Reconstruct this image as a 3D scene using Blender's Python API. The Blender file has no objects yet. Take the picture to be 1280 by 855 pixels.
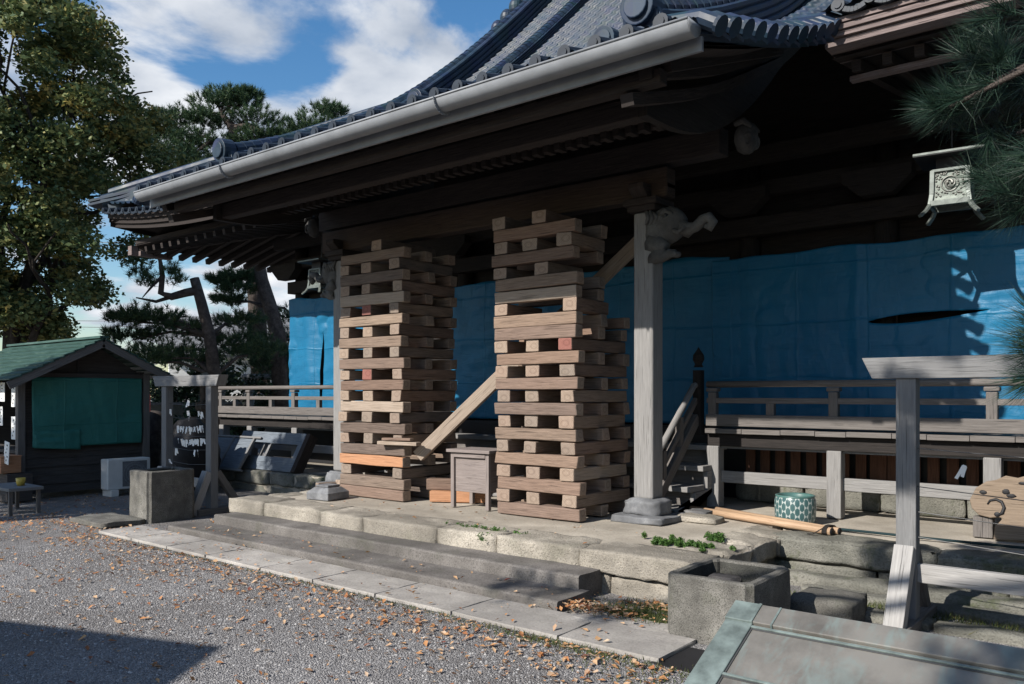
import bpy, bmesh, math, random
import numpy as np
from mathutils import Vector, Matrix, noise as mnoise
R = math.radians
random.seed(7); rng = np.random.default_rng(11)
S = bpy.context.scene
COL = S.collection

# ------------------------------------------------------------------ camera, sky, sun, exposure
CH = 1.88; FPX = 1026.0; YAW = R(39)
cam = bpy.data.cameras.new('camera'); co = bpy.data.objects.new('camera', cam); COL.objects.link(co)
co.location = (0, 0, CH); co.rotation_euler = (R(90), 0, YAW)
cam.sensor_width = 36; cam.lens = 36*FPX/1280; cam.shift_y = 64.5/1280
cam.clip_start = .05; cam.clip_end = 2000
S.camera = co
SUN = Vector((.22, 1, -.68)).normalized()          # the way the light travels
ELEV = math.asin(-SUN.z); AZ = math.atan2(-SUN.x, -SUN.y)
w = bpy.data.worlds.new('World'); S.world = w; w.use_nodes = True
nt = w.node_tree; nt.nodes.clear()
def wn(t, **k):
    n = nt.nodes.new(t)
    for a, b in k.items(): setattr(n, a, b)
    return n
L = nt.links.new
sky = wn('ShaderNodeTexSky', sky_type='NISHITA', sun_disc=False, sun_elevation=ELEV, sun_rotation=AZ, air_density=1.1, dust_density=.5, ozone_density=2.5)
tc = wn('ShaderNodeTexCoord'); sep = wn('ShaderNodeSeparateXYZ'); L(tc.outputs['Generated'], sep.inputs[0])
def wm(op, a, b=None, c=None):
    n = wn('ShaderNodeMath', operation=op)
    for i, v in enumerate((a, b, c)):
        if v is None: continue
        if isinstance(v, (int, float)): n.inputs[i].default_value = v
        else: L(v, n.inputs[i])
    return n.outputs[0]
den = wm('ADD', wm('MAXIMUM', sep.outputs[2], 0), .22)
cmb = wn('ShaderNodeCombineXYZ')
L(wm('DIVIDE', sep.outputs[0], den), cmb.inputs[0]); L(wm('DIVIDE', sep.outputs[1], den), cmb.inputs[1])
cmb.inputs[2].default_value = 3.7
n1 = wn('ShaderNodeTexNoise'); n1.inputs['Scale'].default_value = 2.3; n1.inputs['Detail'].default_value = 9; n1.inputs['Roughness'].default_value = .56
n1.inputs['Distortion'].default_value = .25
L(cmb.outputs[0], n1.inputs['Vector'])
n2 = wn('ShaderNodeTexNoise'); n2.inputs['Scale'].default_value = 3.2; n2.inputs['Detail'].default_value = 6
L(cmb.outputs[0], n2.inputs['Vector'])
# cloud banks: soft masses of cloud standing in given parts of the sky, broken up by the noise
def bank(px, py, rad, amp):
    u = (px-640)/FPX; v = (492-py)/FPX
    d = Vector((-math.sin(YAW)+math.cos(YAW)*u, math.cos(YAW)+math.sin(YAW)*u, v)).normalized()
    vd = wn('ShaderNodeVectorMath', operation='DISTANCE'); L(tc.outputs['Generated'], vd.inputs[0]); vd.inputs[1].default_value = d
    mr = wn('ShaderNodeMapRange'); mr.interpolation_type = 'SMOOTHSTEP'
    L(vd.outputs['Value'], mr.inputs[0]); mr.inputs[1].default_value = 0; mr.inputs[2].default_value = rad
    mr.inputs[3].default_value = amp; mr.inputs[4].default_value = 0
    return mr.outputs[0]
acc = wm('ADD', wm('MULTIPLY', wm('SUBTRACT', n1.outputs['Fac'], .5), 2.3), .485)
for b in ((540, 80, .20, .40), (440, 150, .11, .34), (230, 20, .26, .34), (80, 10, .22, .24), (330, 390, .18, .26), (110, 430, .16, .22), (385, 65, .07, -.26), (265, 112, .07, -.16)):
    acc = wm('ADD', acc, bank(*b))
mask = wn('ShaderNodeMapRange'); mask.interpolation_type = 'SMOOTHSTEP'
L(acc, mask.inputs[0]); mask.inputs[1].default_value = .49; mask.inputs[2].default_value = .80
cr = wn('ShaderNodeMix', data_type='RGBA'); L(wm('MULTIPLY', wm('SUBTRACT', n2.outputs['Fac'], .36), 3.2), cr.inputs['Factor'])
cr.inputs['A'].default_value = (3.6, 4.2, 5.2, 1); cr.inputs['B'].default_value = (9.0, 9.2, 9.5, 1)
mx = wn('ShaderNodeMix', data_type='RGBA'); L(mask.outputs[0], mx.inputs['Factor'])
hs = wn('ShaderNodeHueSaturation'); hs.inputs['Saturation'].default_value = 1.28; hs.inputs['Value'].default_value = 1.3
L(sky.outputs[0], hs.inputs['Color'])
L(hs.outputs[0], mx.inputs['A']); L(cr.outputs['Result'], mx.inputs['B'])
bg = wn('ShaderNodeBackground'); bg.inputs['Strength'].default_value = .078; L(mx.outputs['Result'], bg.inputs['Color'])
wo = wn('ShaderNodeOutputWorld'); L(bg.outputs[0], wo.inputs[0])
sl = bpy.data.lights.new('sun', 'SUN'); sl.energy = 5.0; sl.angle = R(.53); sl.color = (1, .945, .87)
so = bpy.data.objects.new('sun', sl); COL.objects.link(so); so.rotation_euler = SUN.to_track_quat('-Z', 'Y').to_euler(); so.location = (-6, -20, 15)
S.view_settings.view_transform = 'Standard'; S.view_settings.look = 'None'; S.view_settings.gamma = 1; S.view_settings.exposure = .52
S.cycles.max_bounces = 6

# ------------------------------------------------------------------ helpers
def at(px, py, Y):
    "point on the plane y = Y seen at a pixel of the photograph"
    u = (px-640)/FPX; d = Y/(math.cos(YAW)+math.sin(YAW)*u)
    return Vector((d*(-math.sin(YAW)+math.cos(YAW)*u), Y, CH+d*(492-py)/FPX))
def ray(px, py, d):
    u = (px-640)/FPX
    return Vector((d*(-math.sin(YAW)+math.cos(YAW)*u), d*(math.cos(YAW)+math.sin(YAW)*u), CH+d*(492-py)/FPX))

class MB:
    def __init__(s): s.v = []; s.f = []; s.uv = []; s.m = []
    def add(s, vs, fs, uvs, m=0):
        o = len(s.v); s.v += [tuple(x) for x in vs]
        for i, f in enumerate(fs):
            s.f.append([o+k for k in f]); s.uv.append(uvs[i]); s.m.append(m if isinstance(m, int) else m[i])
    def box(s, c, size, rot=None, m=0, mend=None, taper=1.0):
        c = Vector(c); hx, hy, hz = (x/2 for x in size); la = max(range(3), key=lambda k: size[k])
        vs = []
        for z in (-1, 1):
            t = taper if z > 0 else 1
            for x, y in ((-1,-1),(1,-1),(1,1),(-1,1)):
                p = Vector((x*hx*t, y*hy*t, z*hz)); vs.append(p)
        fs = [(0,3,2,1),(4,5,6,7),(0,1,5,4),(1,2,6,5),(2,3,7,6),(3,0,4,7)]; ax = (2,2,1,0,1,0)
        ou, ov = random.random()*9, random.random()*9; uvs = []; ms = []
        for f, a in zip(fs, ax):
            rest = [k for k in range(3) if k != a]
            if la in rest: ua = la; va = [k for k in rest if k != la][0]; ms.append(m)
            else: ua, va = rest; ms.append(m if mend is None else mend)
            uvs.append([(vs[k][ua]+ou, vs[k][va]+ov+a*.37) for k in f])
        if rot is not None: vs = [rot @ p for p in vs]
        s.add([p+c for p in vs], fs, uvs, ms)
    def bar(s, p0, p1, wd, ht, m=0, mend=None, up=(0,0,1)):
        p0, p1 = Vector(p0), Vector(p1); d = p1-p0; x = d.normalized(); up = Vector(up)
        if abs(x.dot(up)) > .98: up = Vector((0,1,0))
        y = up.cross(x).normalized(); z = x.cross(y)
        s.box((p0+p1)/2, (d.length, wd, ht), Matrix((x, y, z)).transposed(), m, mend)
    def tube(s, pts, rad, n=8, m=0, caps=True, mend=None):
        pts = [Vector(p) for p in pts]
        if isinstance(rad, (int, float)): rad = [rad]*len(pts)
        vs = []; prev = None; ln = 0; us = []
        ou = random.random()*9
        for i, p in enumerate(pts):
            t = (pts[min(i+1, len(pts)-1)]-pts[max(i-1, 0)]).normalized()
            if prev is None: a = t.orthogonal().normalized()
            else: a = (prev-t*prev.dot(t)).normalized()
            prev = a; b = t.cross(a)
            if i: ln += (pts[i]-pts[i-1]).length
            us.append(ln+ou)
            for k in range(n):
                q = 2*math.pi*k/n; vs.append(p+(a*math.cos(q)+b*math.sin(q))*rad[i])
        fs = []; uvs = []; ms = []
        for i in range(len(pts)-1):
            for k in range(n):
                k2 = (k+1) % n; fs.append((i*n+k, i*n+k2, (i+1)*n+k2, (i+1)*n+k))
                r = max(rad[i], .01); c = 2*math.pi*r/n
                uvs.append([(us[i], k*c), (us[i], (k+1)*c), (us[i+1], (k+1)*c), (us[i+1], k*c)]); ms.append(m)
        if caps:
            for i0, rev in ((0, True), ((len(pts)-1)*n, False)):
                f = [i0+k for k in range(n)]; r = rad[0]
                if rev: f = f[::-1]
                fs.append(f); uvs.append([(math.cos(2*math.pi*k/n)*r, math.sin(2*math.pi*k/n)*r) for k in range(n)]); ms.append(m if mend is None else mend)
        s.add(vs, fs, uvs, ms)
    def prism(s, poly, o, ax, ay, th, m=0, mside=None):
        o, ax, ay = Vector(o), Vector(ax), Vector(ay); nn = ax.cross(ay).normalized()*th; k = len(poly)
        vs = [o+ax*a+ay*b-nn/2 for a, b in poly]+[o+ax*a+ay*b+nn/2 for a, b in poly]
        fs = [tuple(range(k))[::-1], tuple(range(k, 2*k))]; uvs = [[poly[i] for i in range(k)][::-1], list(poly)]; ms = [m, m]
        ms_ = m if mside is None else mside
        for i in range(k):
            j = (i+1) % k; fs.append((i, j, j+k, i+k)); uvs.append([(poly[i][0], 0), (poly[j][0], 0), (poly[j][0], th), (poly[i][0], th)]); ms.append(ms_)
        s.add(vs, fs, uvs, ms)
    def lathe(s, prof, c, n=24, m=0):
        c = Vector(c); vs = []; fs = []; uvs = []
        for r, z in prof:
            for k in range(n):
                q = 2*math.pi*k/n; vs.append(c+Vector((r*math.cos(q), r*math.sin(q), z)))
        for i in range(len(prof)-1):
            for k in range(n):
                k2 = (k+1) % n; fs.append((i*n+k, i*n+k2, (i+1)*n+k2, (i+1)*n+k))
                uvs.append([(k/n, prof[i][1]), ((k+1)/n, prof[i][1]), ((k+1)/n, prof[i+1][1]), (k/n, prof[i+1][1])])
        s.add(vs, fs, uvs, m)
    def grid(s, fn, nu, nv, m=0, su=1, sv=1, hole=None):
        vs = [fn(i/nu, j/nv) for j in range(nv+1) for i in range(nu+1)]; fs = []; uvs = []
        for j in range(nv):
            for i in range(nu):
                if hole and hole((i+.5)/nu, (j+.5)/nv): continue
                a = j*(nu+1)+i; fs.append((a, a+1, a+nu+2, a+nu+1))
                uvs.append([(i/nu*su, j/nv*sv), ((i+1)/nu*su, j/nv*sv), ((i+1)/nu*su, (j+1)/nv*sv), (i/nu*su, (j+1)/nv*sv)])
        s.add(vs, fs, uvs, m)
    def sweep(s, path, sect, m=0):
        "sect: (x offset, normal offset) list, swept along a path lying in a plane x = const"
        path = [Vector(p) for p in path]; k = len(sect); vs = []
        for i, p in enumerate(path):
            t = (path[min(i+1, len(path)-1)]-path[max(i-1, 0)]).normalized(); nrm = Vector((1,0,0)).cross(t)
            vs += [p+Vector((1,0,0))*a+nrm*b for a, b in sect]
        fs = []; uvs = []
        for i in range(len(path)-1):
            for q in range(k):
                r = (q+1) % k; fs.append((i*k+q, i*k+r, (i+1)*k+r, (i+1)*k+q)); uvs.append([(i*.3, q*.1), (i*.3, q*.1+.1), (i*.3+.3, q*.1+.1), (i*.3+.3, q*.1)])
        fs.append(tuple(range(k))); uvs.append([(0, 0)]*k); fs.append(tuple(range((len(path)-1)*k, len(path)*k))); uvs.append([(0, 0)]*k)
        s.add(vs, fs, uvs, m)
    def ball(s, c, r, n=10, m=0, amp=0, sc=3.0):
        if isinstance(r, (int, float)): r = (r, r, r)
        c = Vector(c); vs = []; fs = []; uvs = []
        for j in range(n+1):
            th = math.pi*j/n
            for i in range(2*n):
                ph = math.pi*i/n; d = Vector((math.sin(th)*math.cos(ph), math.sin(th)*math.sin(ph), math.cos(th)))
                k = 1+amp*mnoise.noise((d*1.3+c)*sc) if amp else 1
                vs.append(c+Vector((d.x*r[0], d.y*r[1], d.z*r[2]))*k)
        for j in range(n):
            for i in range(2*n):
                i2 = (i+1) % (2*n); a, b, cc, d = j*2*n+i, (j+1)*2*n+i, (j+1)*2*n+i2, j*2*n+i2
                fs.append((a, b, cc, d)); uvs.append([(i/n, j/n)]*4)
        s.add(vs, fs, uvs, m)
    def build(s, name, mats, parent=None, bevel=0, smooth=False, world=False, seg=2):
        me = bpy.data.meshes.new(name); me.from_pydata(s.v, [], s.f)
        ul = me.uv_layers.new(name='UVMap'); flat = [c for f in s.uv for p in f for c in p]
        ul.data.foreach_set('uv', flat)
        for m_ in (mats if isinstance(mats, (list, tuple)) else [mats]): me.materials.append(m_)
        me.polygons.foreach_set('material_index', s.m)
        bm = bmesh.new(); bm.from_mesh(me); bmesh.ops.remove_doubles(bm, verts=bm.verts, dist=1e-5); bmesh.ops.recalc_face_normals(bm, faces=bm.faces); bm.to_mesh(me); bm.free()
        if smooth: me.polygons.foreach_set('use_smooth', [True]*len(me.polygons))
        me.update()
        o = bpy.data.objects.new(name, me); COL.objects.link(o)
        if parent is not None:
            o.parent = parent
            if world:
                p = parent; loc = Vector((0,0,0))
                while p is not None: loc += p.location; p = p.parent
                o.location = -loc
        if bevel:
            b = o.modifiers.new('bevel', 'BEVEL'); b.width = bevel; b.segments = seg; b.limit_method = 'ANGLE'; b.angle_limit = R(40)
        return o

def tag(o, label=None, cat=None, group=None, kind=None):
    if label: o['label'] = label
    if cat: o['category'] = cat
    if group: o['group'] = group
    if kind: o['kind'] = kind
    return o
def thing(name, label, cat, loc=(0,0,0), rz=0, group=None):
    o = bpy.data.objects.new(name, None); o.empty_display_size = .1; COL.objects.link(o)
    o.location = loc; o.rotation_euler = (0, 0, rz); return tag(o, label, cat, group)
def copy_tree(o, parent=None):
    c = o.copy(); COL.objects.link(c); c.parent = parent
    for ch in list(o.children): copy_tree(ch, c)
    return c
def npmesh(name, verts, faces, mats, parent=None, smooth=False):
    "many small faces, all with the same corner count, from arrays"
    me = bpy.data.meshes.new(name); nv, (nf, k) = len(verts), faces.shape
    me.vertices.add(nv); me.vertices.foreach_set('co', verts.astype(np.float32).ravel())
    me.loops.add(nf*k); me.loops.foreach_set('vertex_index', faces.astype(np.int32).ravel())
    me.polygons.add(nf); me.polygons.foreach_set('loop_start', np.arange(0, nf*k, k, dtype=np.int32)); me.polygons.foreach_set('loop_total', np.full(nf, k, dtype=np.int32))
    me.materials.append(mats); me.update(calc_edges=True); me.validate()
    if smooth: me.polygons.foreach_set('use_smooth', [True]*nf)
    o = bpy.data.objects.new(name, me); COL.objects.link(o)
    if parent is not None:
        o.parent = parent; o.location = -Vector(parent.location)
    return o

# ------------------------------------------------------------------ materials
class NG:
    def __init__(s, name, rough=.8, spec=.3):
        s.mat = bpy.data.materials.new(name); s.mat.use_nodes = True; s.t = s.mat.node_tree
        s.p = s.t.nodes['Principled BSDF']; s.p.inputs['Roughness'].default_value = rough; s.p.inputs['Specular IOR Level'].default_value = spec
    def n(s, t, **k):
        x = s.t.nodes.new(t)
        for a, b in k.items(): setattr(x, a, b)
        return x
    def l(s, a, b): s.t.links.new(a, b)
    def coord(s, kind='Object', scale=(1,1,1), off=None):
        c = s.n('ShaderNodeTexCoord'); mp = s.n('ShaderNodeMapping'); mp.inputs['Scale'].default_value = scale
        s.l(c.outputs[kind], mp.inputs['Vector'])
        if off is not None: s.l(off, mp.inputs['Location'])
        return mp.outputs[0]
    def noise(s, vec, scale, detail=5, rough=.55, dist=0):
        x = s.n('ShaderNodeTexNoise'); x.inputs['Scale'].default_value = scale; x.inputs['Detail'].default_value = detail; x.inputs['Roughness'].default_value = rough; x.inputs['Distortion'].default_value = dist
        s.l(vec, x.inputs['Vector']); return x.outputs['Fac']
    def voro(s, vec, scale, feat='F1', out='Distance'):
        x = s.n('ShaderNodeTexVoronoi', feature=feat); x.inputs['Scale'].default_value = scale; s.l(vec, x.inputs['Vector']); return x.outputs[out]
    def ramp(s, fac, stops):
        x = s.n('ShaderNodeValToRGB'); e = x.color_ramp.elements
        while len(e) < len(stops): e.new(.5)
        for el, (p, c) in zip(e, stops): el.position = p; el.color = (*c, 1) if len(c) == 3 else c
        s.l(fac, x.inputs['Fac']); return x.outputs['Color']
    def mix(s, fac, a, b, mode='MIX'):
        x = s.n('ShaderNodeMix', data_type='RGBA', blend_type=mode)
        for i, v in (('Factor', fac), ('A', a), ('B', b)):
            if hasattr(v, 'is_linked') or hasattr(v, 'links'): s.l(v, x.inputs[i])
            elif isinstance(v, (int, float)): x.inputs[i].default_value = v
            else: x.inputs[i].default_value = (*v, 1)
        return x.outputs['Result']
    def math(s, op, a, b=0):
        x = s.n('ShaderNodeMath', operation=op)
        for i, v in enumerate((a, b)):
            if isinstance(v, (int, float)): x.inputs[i].default_value = v
            else: s.l(v, x.inputs[i])
        return x.outputs[0]
    def rnd(s): return s.n('ShaderNodeObjectInfo').outputs['Random']
    def isl(s): return s.n('ShaderNodeNewGeometry').outputs['Random Per Island']
    def col(s, c):
        if hasattr(c, 'links'): s.l(c, s.p.inputs['Base Color'])
        else: s.p.inputs['Base Color'].default_value = (*c, 1)
        return s
    def bump(s, h, strength=.5, dist=.01):
        x = s.n('ShaderNodeBump'); x.inputs['Strength'].default_value = strength; x.inputs['Distance'].default_value = dist
        s.l(h, x.inputs['Height']); s.l(x.outputs[0], s.p.inputs['Normal']); return s

def wood(name, dark, light, patch=None, rough=.85, ends=False, objrand=None, bumpd=.006, spec=.25, crack=.8):
    g = NG(name, rough, spec); cm = g.n('ShaderNodeCombineXYZ'); r = g.rnd()
    g.l(g.math('MULTIPLY', r, 17.3), cm.inputs[0]); g.l(g.math('MULTIPLY', r, 7.1), cm.inputs[1])
    uv = g.coord('UV', (1.6, 30, 1), cm.outputs[0]); uv2 = g.coord('UV', (.9, 5, 1), cm.outputs[0]); uv3 = g.coord('UV', (1.1, 60, 1), cm.outputs[0])
    grain = g.noise(uv, 2.2, 7, .65, .6)
    c = g.ramp(grain, [(.28, dark), (.72, light)])
    big = g.noise(uv2, 2.0, 4, .6)
    c = g.mix(g.ramp(big, [(.35, (0,0,0)), (.7, (1,1,1))]), c, g.mix(.55, c, patch if patch else dark))
    if objrand: c = g.mix(.72, c, g.mix(1.0, g.ramp(g.math('FRACT', g.math('MULTIPLY', r, 5.77)), objrand), g.ramp(grain, [(.2, (.55,.55,.55)), (.7, (1.15,1.15,1.15))]), 'MULTIPLY'))
    ck = g.noise(uv3, 1.6, 3, .5, .3); ckm = g.ramp(ck, [(.30, (1,1,1)), (.36, (0,0,0))])
    c = g.mix(g.math('MULTIPLY', ckm, crack), c, tuple(x*.25 for x in dark))
    g.col(c); h = g.math('SUBTRACT', grain, g.math('MULTIPLY', ckm, .8)); g.bump(h, .7, bumpd)
    return g.mat
def endgrain(name, dark, light, objrand=None):
    g = NG(name, .9, .2); v = g.coord('Object', (1,1,1)); s_ = g.n('ShaderNodeSeparateXYZ'); g.l(v, s_.inputs[0])
    r = g.rnd(); dn = g.noise(v, 9, 2)
    yy = g.math('ADD', s_.outputs[1], g.math('MULTIPLY', g.math('SUBTRACT', r, .5), .05)); zz = g.math('ADD', s_.outputs[2], g.math('MULTIPLY', g.math('SUBTRACT', g.math('FRACT', g.math('MULTIPLY', r, 13)), .5), .05))
    d = g.math('SQRT', g.math('ADD', g.math('MULTIPLY', yy, yy), g.math('MULTIPLY', zz, zz)))
    d = g.math('ADD', d, g.math('MULTIPLY', dn, .02))
    ring = g.math('SINE', g.math('MULTIPLY', d, 420)); rf = g.ramp(ring, [(.0, (0,0,0)), (1, (1,1,1))])
    c = g.mix(g.math('MULTIPLY', rf, .45), light, dark)
    bigring = g.ramp(d, [(.034, (0,0,0)), (.041, (1,1,1)), (.050, (1,1,1)), (.057, (0,0,0))])      # the saw-cut heart ring seen on most ends
    c = g.mix(g.math('MULTIPLY', bigring, .42), c, tuple(x*.7 for x in dark))
    if objrand: c = g.mix(.5, c, g.mix(1.0, g.ramp(g.math('FRACT', g.math('MULTIPLY', r, 9.13)), objrand), g.mix(rf, (1.1,1.1,1.1), (.8,.8,.8)), 'MULTIPLY'))
    n = g.noise(v, 25, 4); c = g.mix(g.math('MULTIPLY', n, .6), c, dark)
    g.col(c); g.bump(g.math('ADD', rf, n), .5, .003); return g.mat
def stone(name, c1, c2, sc=1.0, speck=.5, bumpd=.012, moss=0, rough=.92, stain=.5, kind='Object'):
    g = NG(name, rough, .2); v = g.coord(kind)
    a = g.noise(v, 3*sc, 6, .6); b = g.noise(v, 55*sc, 3, .7); c_ = g.noise(v, .9*sc, 4, .6)
    c = g.ramp(a, [(.3, c1), (.7, c2)])
    c = g.mix(g.math('MULTIPLY', g.ramp(b, [(.36, (1,1,1)), (.52, (0,0,0))]), speck), c, tuple(x*.35 for x in c1))
    c = g.mix(g.math('MULTIPLY', g.ramp(c_, [(.42, (1,1,1)), (.6, (0,0,0))]), stain), c, tuple(x*.5 for x in c1))
    if moss:
        mm = g.noise(v, 2.1*sc, 5, .7); c = g.mix(g.math('MULTIPLY', g.ramp(mm, [(.54, (0,0,0)), (.64, (1,1,1))]), moss), c, (.055, .07, .025))
    pits = g.voro(v, 24*sc); pm = g.ramp(pits, [(.05, (0,0,0)), (.3, (1,1,1))])
    h = g.math('ADD', g.math('MULTIPLY', a, 1.2), g.math('ADD', g.math('MULTIPLY', b, .5), g.math('MULTIPLY', pm, .25)))
    g.col(c); g.bump(h, .8, bumpd); return g.mat
def plain(name, c, rough=.6, spec=.4, metal=0, var=.25, sc=6):
    g = NG(name, rough, spec); v = g.coord(); a = g.noise(v, sc, 5, .6)
    g.col(g.ramp(a, [(.25, tuple(x*(1-var) for x in c)), (.75, tuple(min(1, x*(1+var)) for x in c))])); g.p.inputs['Metallic'].default_value = metal
    g.bump(a, .15, .004); return g.mat
def leafmat(name, stops, rough=.6, trans=.25):
    g = NG(name, rough, .25); c = g.ramp(g.isl(), stops); g.col(c)
    if trans:
        tr = g.n('ShaderNodeBsdfTranslucent'); g.l(c, tr.inputs['Color']); ms = g.n('ShaderNodeMixShader'); ms.inputs[0].default_value = trans
        g.l(g.p.outputs[0], ms.inputs[1]); g.l(tr.outputs[0], ms.inputs[2]); g.l(ms.outputs[0], g.t.nodes['Material Output'].inputs['Surface'])
    return g.mat

TR = [(0, (.20,.155,.125)), (.15, (.32,.25,.195)), (.3, (.13,.12,.115)), (.45, (.28,.195,.15)), (.6, (.22,.165,.14)), (.75, (.10,.09,.085)), (.88, (.24,.155,.115)), (1, (.34,.275,.215))]
TR = [(p, (c[0]*.86, c[1]*.80, c[2]*.76)) for p, c in TR]
TR2 = [(p, tuple(x*1.25 for x in c)) for p, c in TR]
M = {}
M['timber'] = wood('weathered_timber', (.07,.052,.042), (.33,.255,.205), (.15,.112,.09), objrand=TR, bumpd=.010)
M['timber_end'] = endgrain('timber_end_grain', (.12,.09,.07), (.44,.36,.29), TR2)
M['timber_orange'] = wood('fresh_orange_timber', (.30,.14,.07), (.52,.28,.16), (.36,.19,.11))
M['timber_pale'] = wood('pale_sawn_timber', (.22,.17,.13), (.42,.345,.28), (.28,.225,.18))
M['red_end'] = endgrain('red_painted_end_grain', (.16,.06,.05), (.30,.14,.115))
M['grey_wood'] = wood('silver_grey_wood', (.125,.125,.125), (.235,.235,.235), (.15,.15,.152), crack=.7)
M['post_wood'] = wood('pale_post_wood', (.165,.16,.155), (.285,.278,.27), (.195,.19,.187), bumpd=.007, crack=.75)
M['koryo_wood'] = wood('bounce_lit_beam_wood', (.024,.017,.014), (.075,.054,.042), (.038,.028,.023))  # brown, lighter than the eave wood: bounced light put into the colour
M['stand_wood'] = wood('pinkish_stand_wood', (.15,.125,.115), (.28,.24,.225), (.19,.16,.15), crack=.6)
M['brace_wood_lit'] = wood('sunlit_brace_wood', (.235,.228,.22), (.39,.38,.365), (.28,.27,.265), crack=.7)  # lighter than the post wood: sunlight painted on front braces and low rail
M['rail_wood'] = wood('veranda_wood', (.085,.077,.072), (.20,.183,.17), (.115,.104,.098), crack=.75)
M['brown_slat'] = wood('brown_slat_wood', (.06,.03,.02), (.16,.08,.055), (.07,.04,.03))
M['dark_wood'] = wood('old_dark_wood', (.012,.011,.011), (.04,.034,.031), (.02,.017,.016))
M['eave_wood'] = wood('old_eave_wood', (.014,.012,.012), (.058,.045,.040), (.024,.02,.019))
M['eave_board'] = wood('layered_eave_boards', (.09,.07,.066), (.27,.215,.205), (.13,.105,.10))
M['panel_wood'] = wood('blue_grey_panel_wood', (.085,.10,.12), (.20,.23,.265), (.125,.147,.172))
M['shed_wood'] = wood('dark_shed_boards', (.035,.03,.028), (.10,.09,.085), (.05,.045,.042))
M['carving'] = stone('carved_grey_wood', (.075,.075,.075), (.16,.157,.153), 2, .3, .008)
M['carving_dark'] = stone('dark_carved_wood', (.05,.05,.05), (.11,.105,.10), 3, .4, .008)
M['plaque'] = wood('tan_carved_board', (.13,.098,.07), (.27,.21,.155), (.19,.145,.11))
M['platform'] = stone('platform_paving', (.33,.295,.245), (.50,.455,.385), .8, .3, .008, 0, .92, .45)
M['kerb'] = stone('kerb_stone', (.28,.255,.215), (.50,.455,.385), 1.2, .55, .03, .14, .93, .6)
M['foundation'] = stone('foundation_stone', (.14,.14,.12), (.28,.27,.235), 1.0, .5, .03, .6)
M['steps'] = stone('concrete_steps', (.125,.115,.107), (.215,.20,.187), 1.2, .6, .008, .12, .93, .5)
M['path'] = stone('path_slabs', (.30,.28,.26), (.46,.435,.40), .9, .35, .006, .08)
M['basin'] = stone('rough_basin_stone', (.125,.12,.108), (.25,.24,.217), 2.2, .95, .010, .12, .93, .45)
M['basin_shade'] = stone('shaded_basin_inside', (.05,.05,.045), (.12,.118,.105), 2.2, .8, .012, .25)  # darker stone paints the shade inside the hollow
M['rock'] = stone('grey_rock', (.13,.13,.135), (.27,.265,.26), 3, .4, .02)
M['rock_dark'] = stone('dark_rock', (.04,.038,.04), (.10,.095,.095), 3, .4, .02)
M['slate'] = stone('blue_grey_stone', (.15,.155,.165), (.26,.265,.275), 4, .3, .006)
def tile_mat():
    g = NG('glazed_roof_tile', .5, .32); v = g.coord(); a = g.noise(v, 4, 5); b = g.voro(v, 3.6, out='Color')
    c = g.ramp(a, [(.3, (.010,.022,.040)), (.7, (.026,.048,.082))]); c = g.mix(.25, c, g.mix(1, c, b, 'MULTIPLY'))
    g.col(c); g.l(g.ramp(a, [(.3, (.42,.42,.42)), (.8, (.65,.65,.65))]), g.p.inputs['Roughness']); g.bump(g.noise(v, 30, 3), .1, .004); return g.mat
M['tile'] = tile_mat()
M['tile_end'] = plain('dark_tile_end', (.014,.021,.032), .52, .3, var=.4, sc=9)
M['gutter'] = plain('grey_gutter_paint', (.215,.228,.245), .5, .35, var=.28, sc=2.2)
M['copper_green'] = None
def tarp_mat(name, c1, c2, rough, spec):
    g = NG(name, rough, spec); v = g.coord(); a = g.noise(v, 1.2, 4); b = g.noise(g.coord('Object', (1, 1, .25)), 5, 6, .6, 1.2); wv = g.voro(g.coord('Object', (1,1,1)), 7, 'SMOOTH_F1')
    fold = g.noise(g.coord('Object', (.35,.35,2.2)), 3, 5, .6, .8)
    g.col(g.ramp(a, [(.3, c1), (.7, c2)])); g.bump(g.math('ADD', g.math('ADD', b, fold), g.math('MULTIPLY', wv, .6)), .5, .03)
    oc = g.n('ShaderNodeSeparateXYZ'); g.l(g.coord(), oc.inputs[0]); wob = g.math('MULTIPLY', g.noise(g.coord(), 1.3, 3), .12)
    def crease(k, sp, ph):
        q = g.math('PINGPONG', g.math('ADD', g.math('ADD', oc.outputs[k], wob), ph), sp); return g.ramp(q, [(.0, (1,1,1)), (.022, (0,0,0))])
    cz = g.math('ADD', crease(0, .47, .2), g.math('ADD', crease(1, .47, .1), crease(2, .38, .13))); bp = g.n('ShaderNodeBump'); bp.inputs['Strength'].default_value = .55; bp.inputs['Distance'].default_value = .012
    g.l(cz, bp.inputs['Height']); pr_ = [n_ for n_ in g.t.nodes if n_.bl_idname == 'ShaderNodeBump' and n_ != bp][0]; g.l(pr_.outputs[0], bp.inputs['Normal']); g.l(bp.outputs[0], g.p.inputs['Normal'])
    tr = g.n('ShaderNodeBsdfTranslucent'); tr.inputs['Color'].default_value = (*c2, 1); ms = g.n('ShaderNodeMixShader'); ms.inputs[0].default_value = .12
    g.l(g.p.outputs[0], ms.inputs[1]); g.l(tr.outputs[0], ms.inputs[2]); g.l(ms.outputs[0], g.t.nodes['Material Output'].inputs['Surface'])
    return g.mat
M['blue_tarp'] = tarp_mat('blue_plastic_sheet', (.006,.125,.255), (.010,.155,.30), .46, .35)
M['green_tarp'] = tarp_mat('green_plastic_sheet', (.03,.17,.145), (.045,.215,.185), .5, .35)
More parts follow.
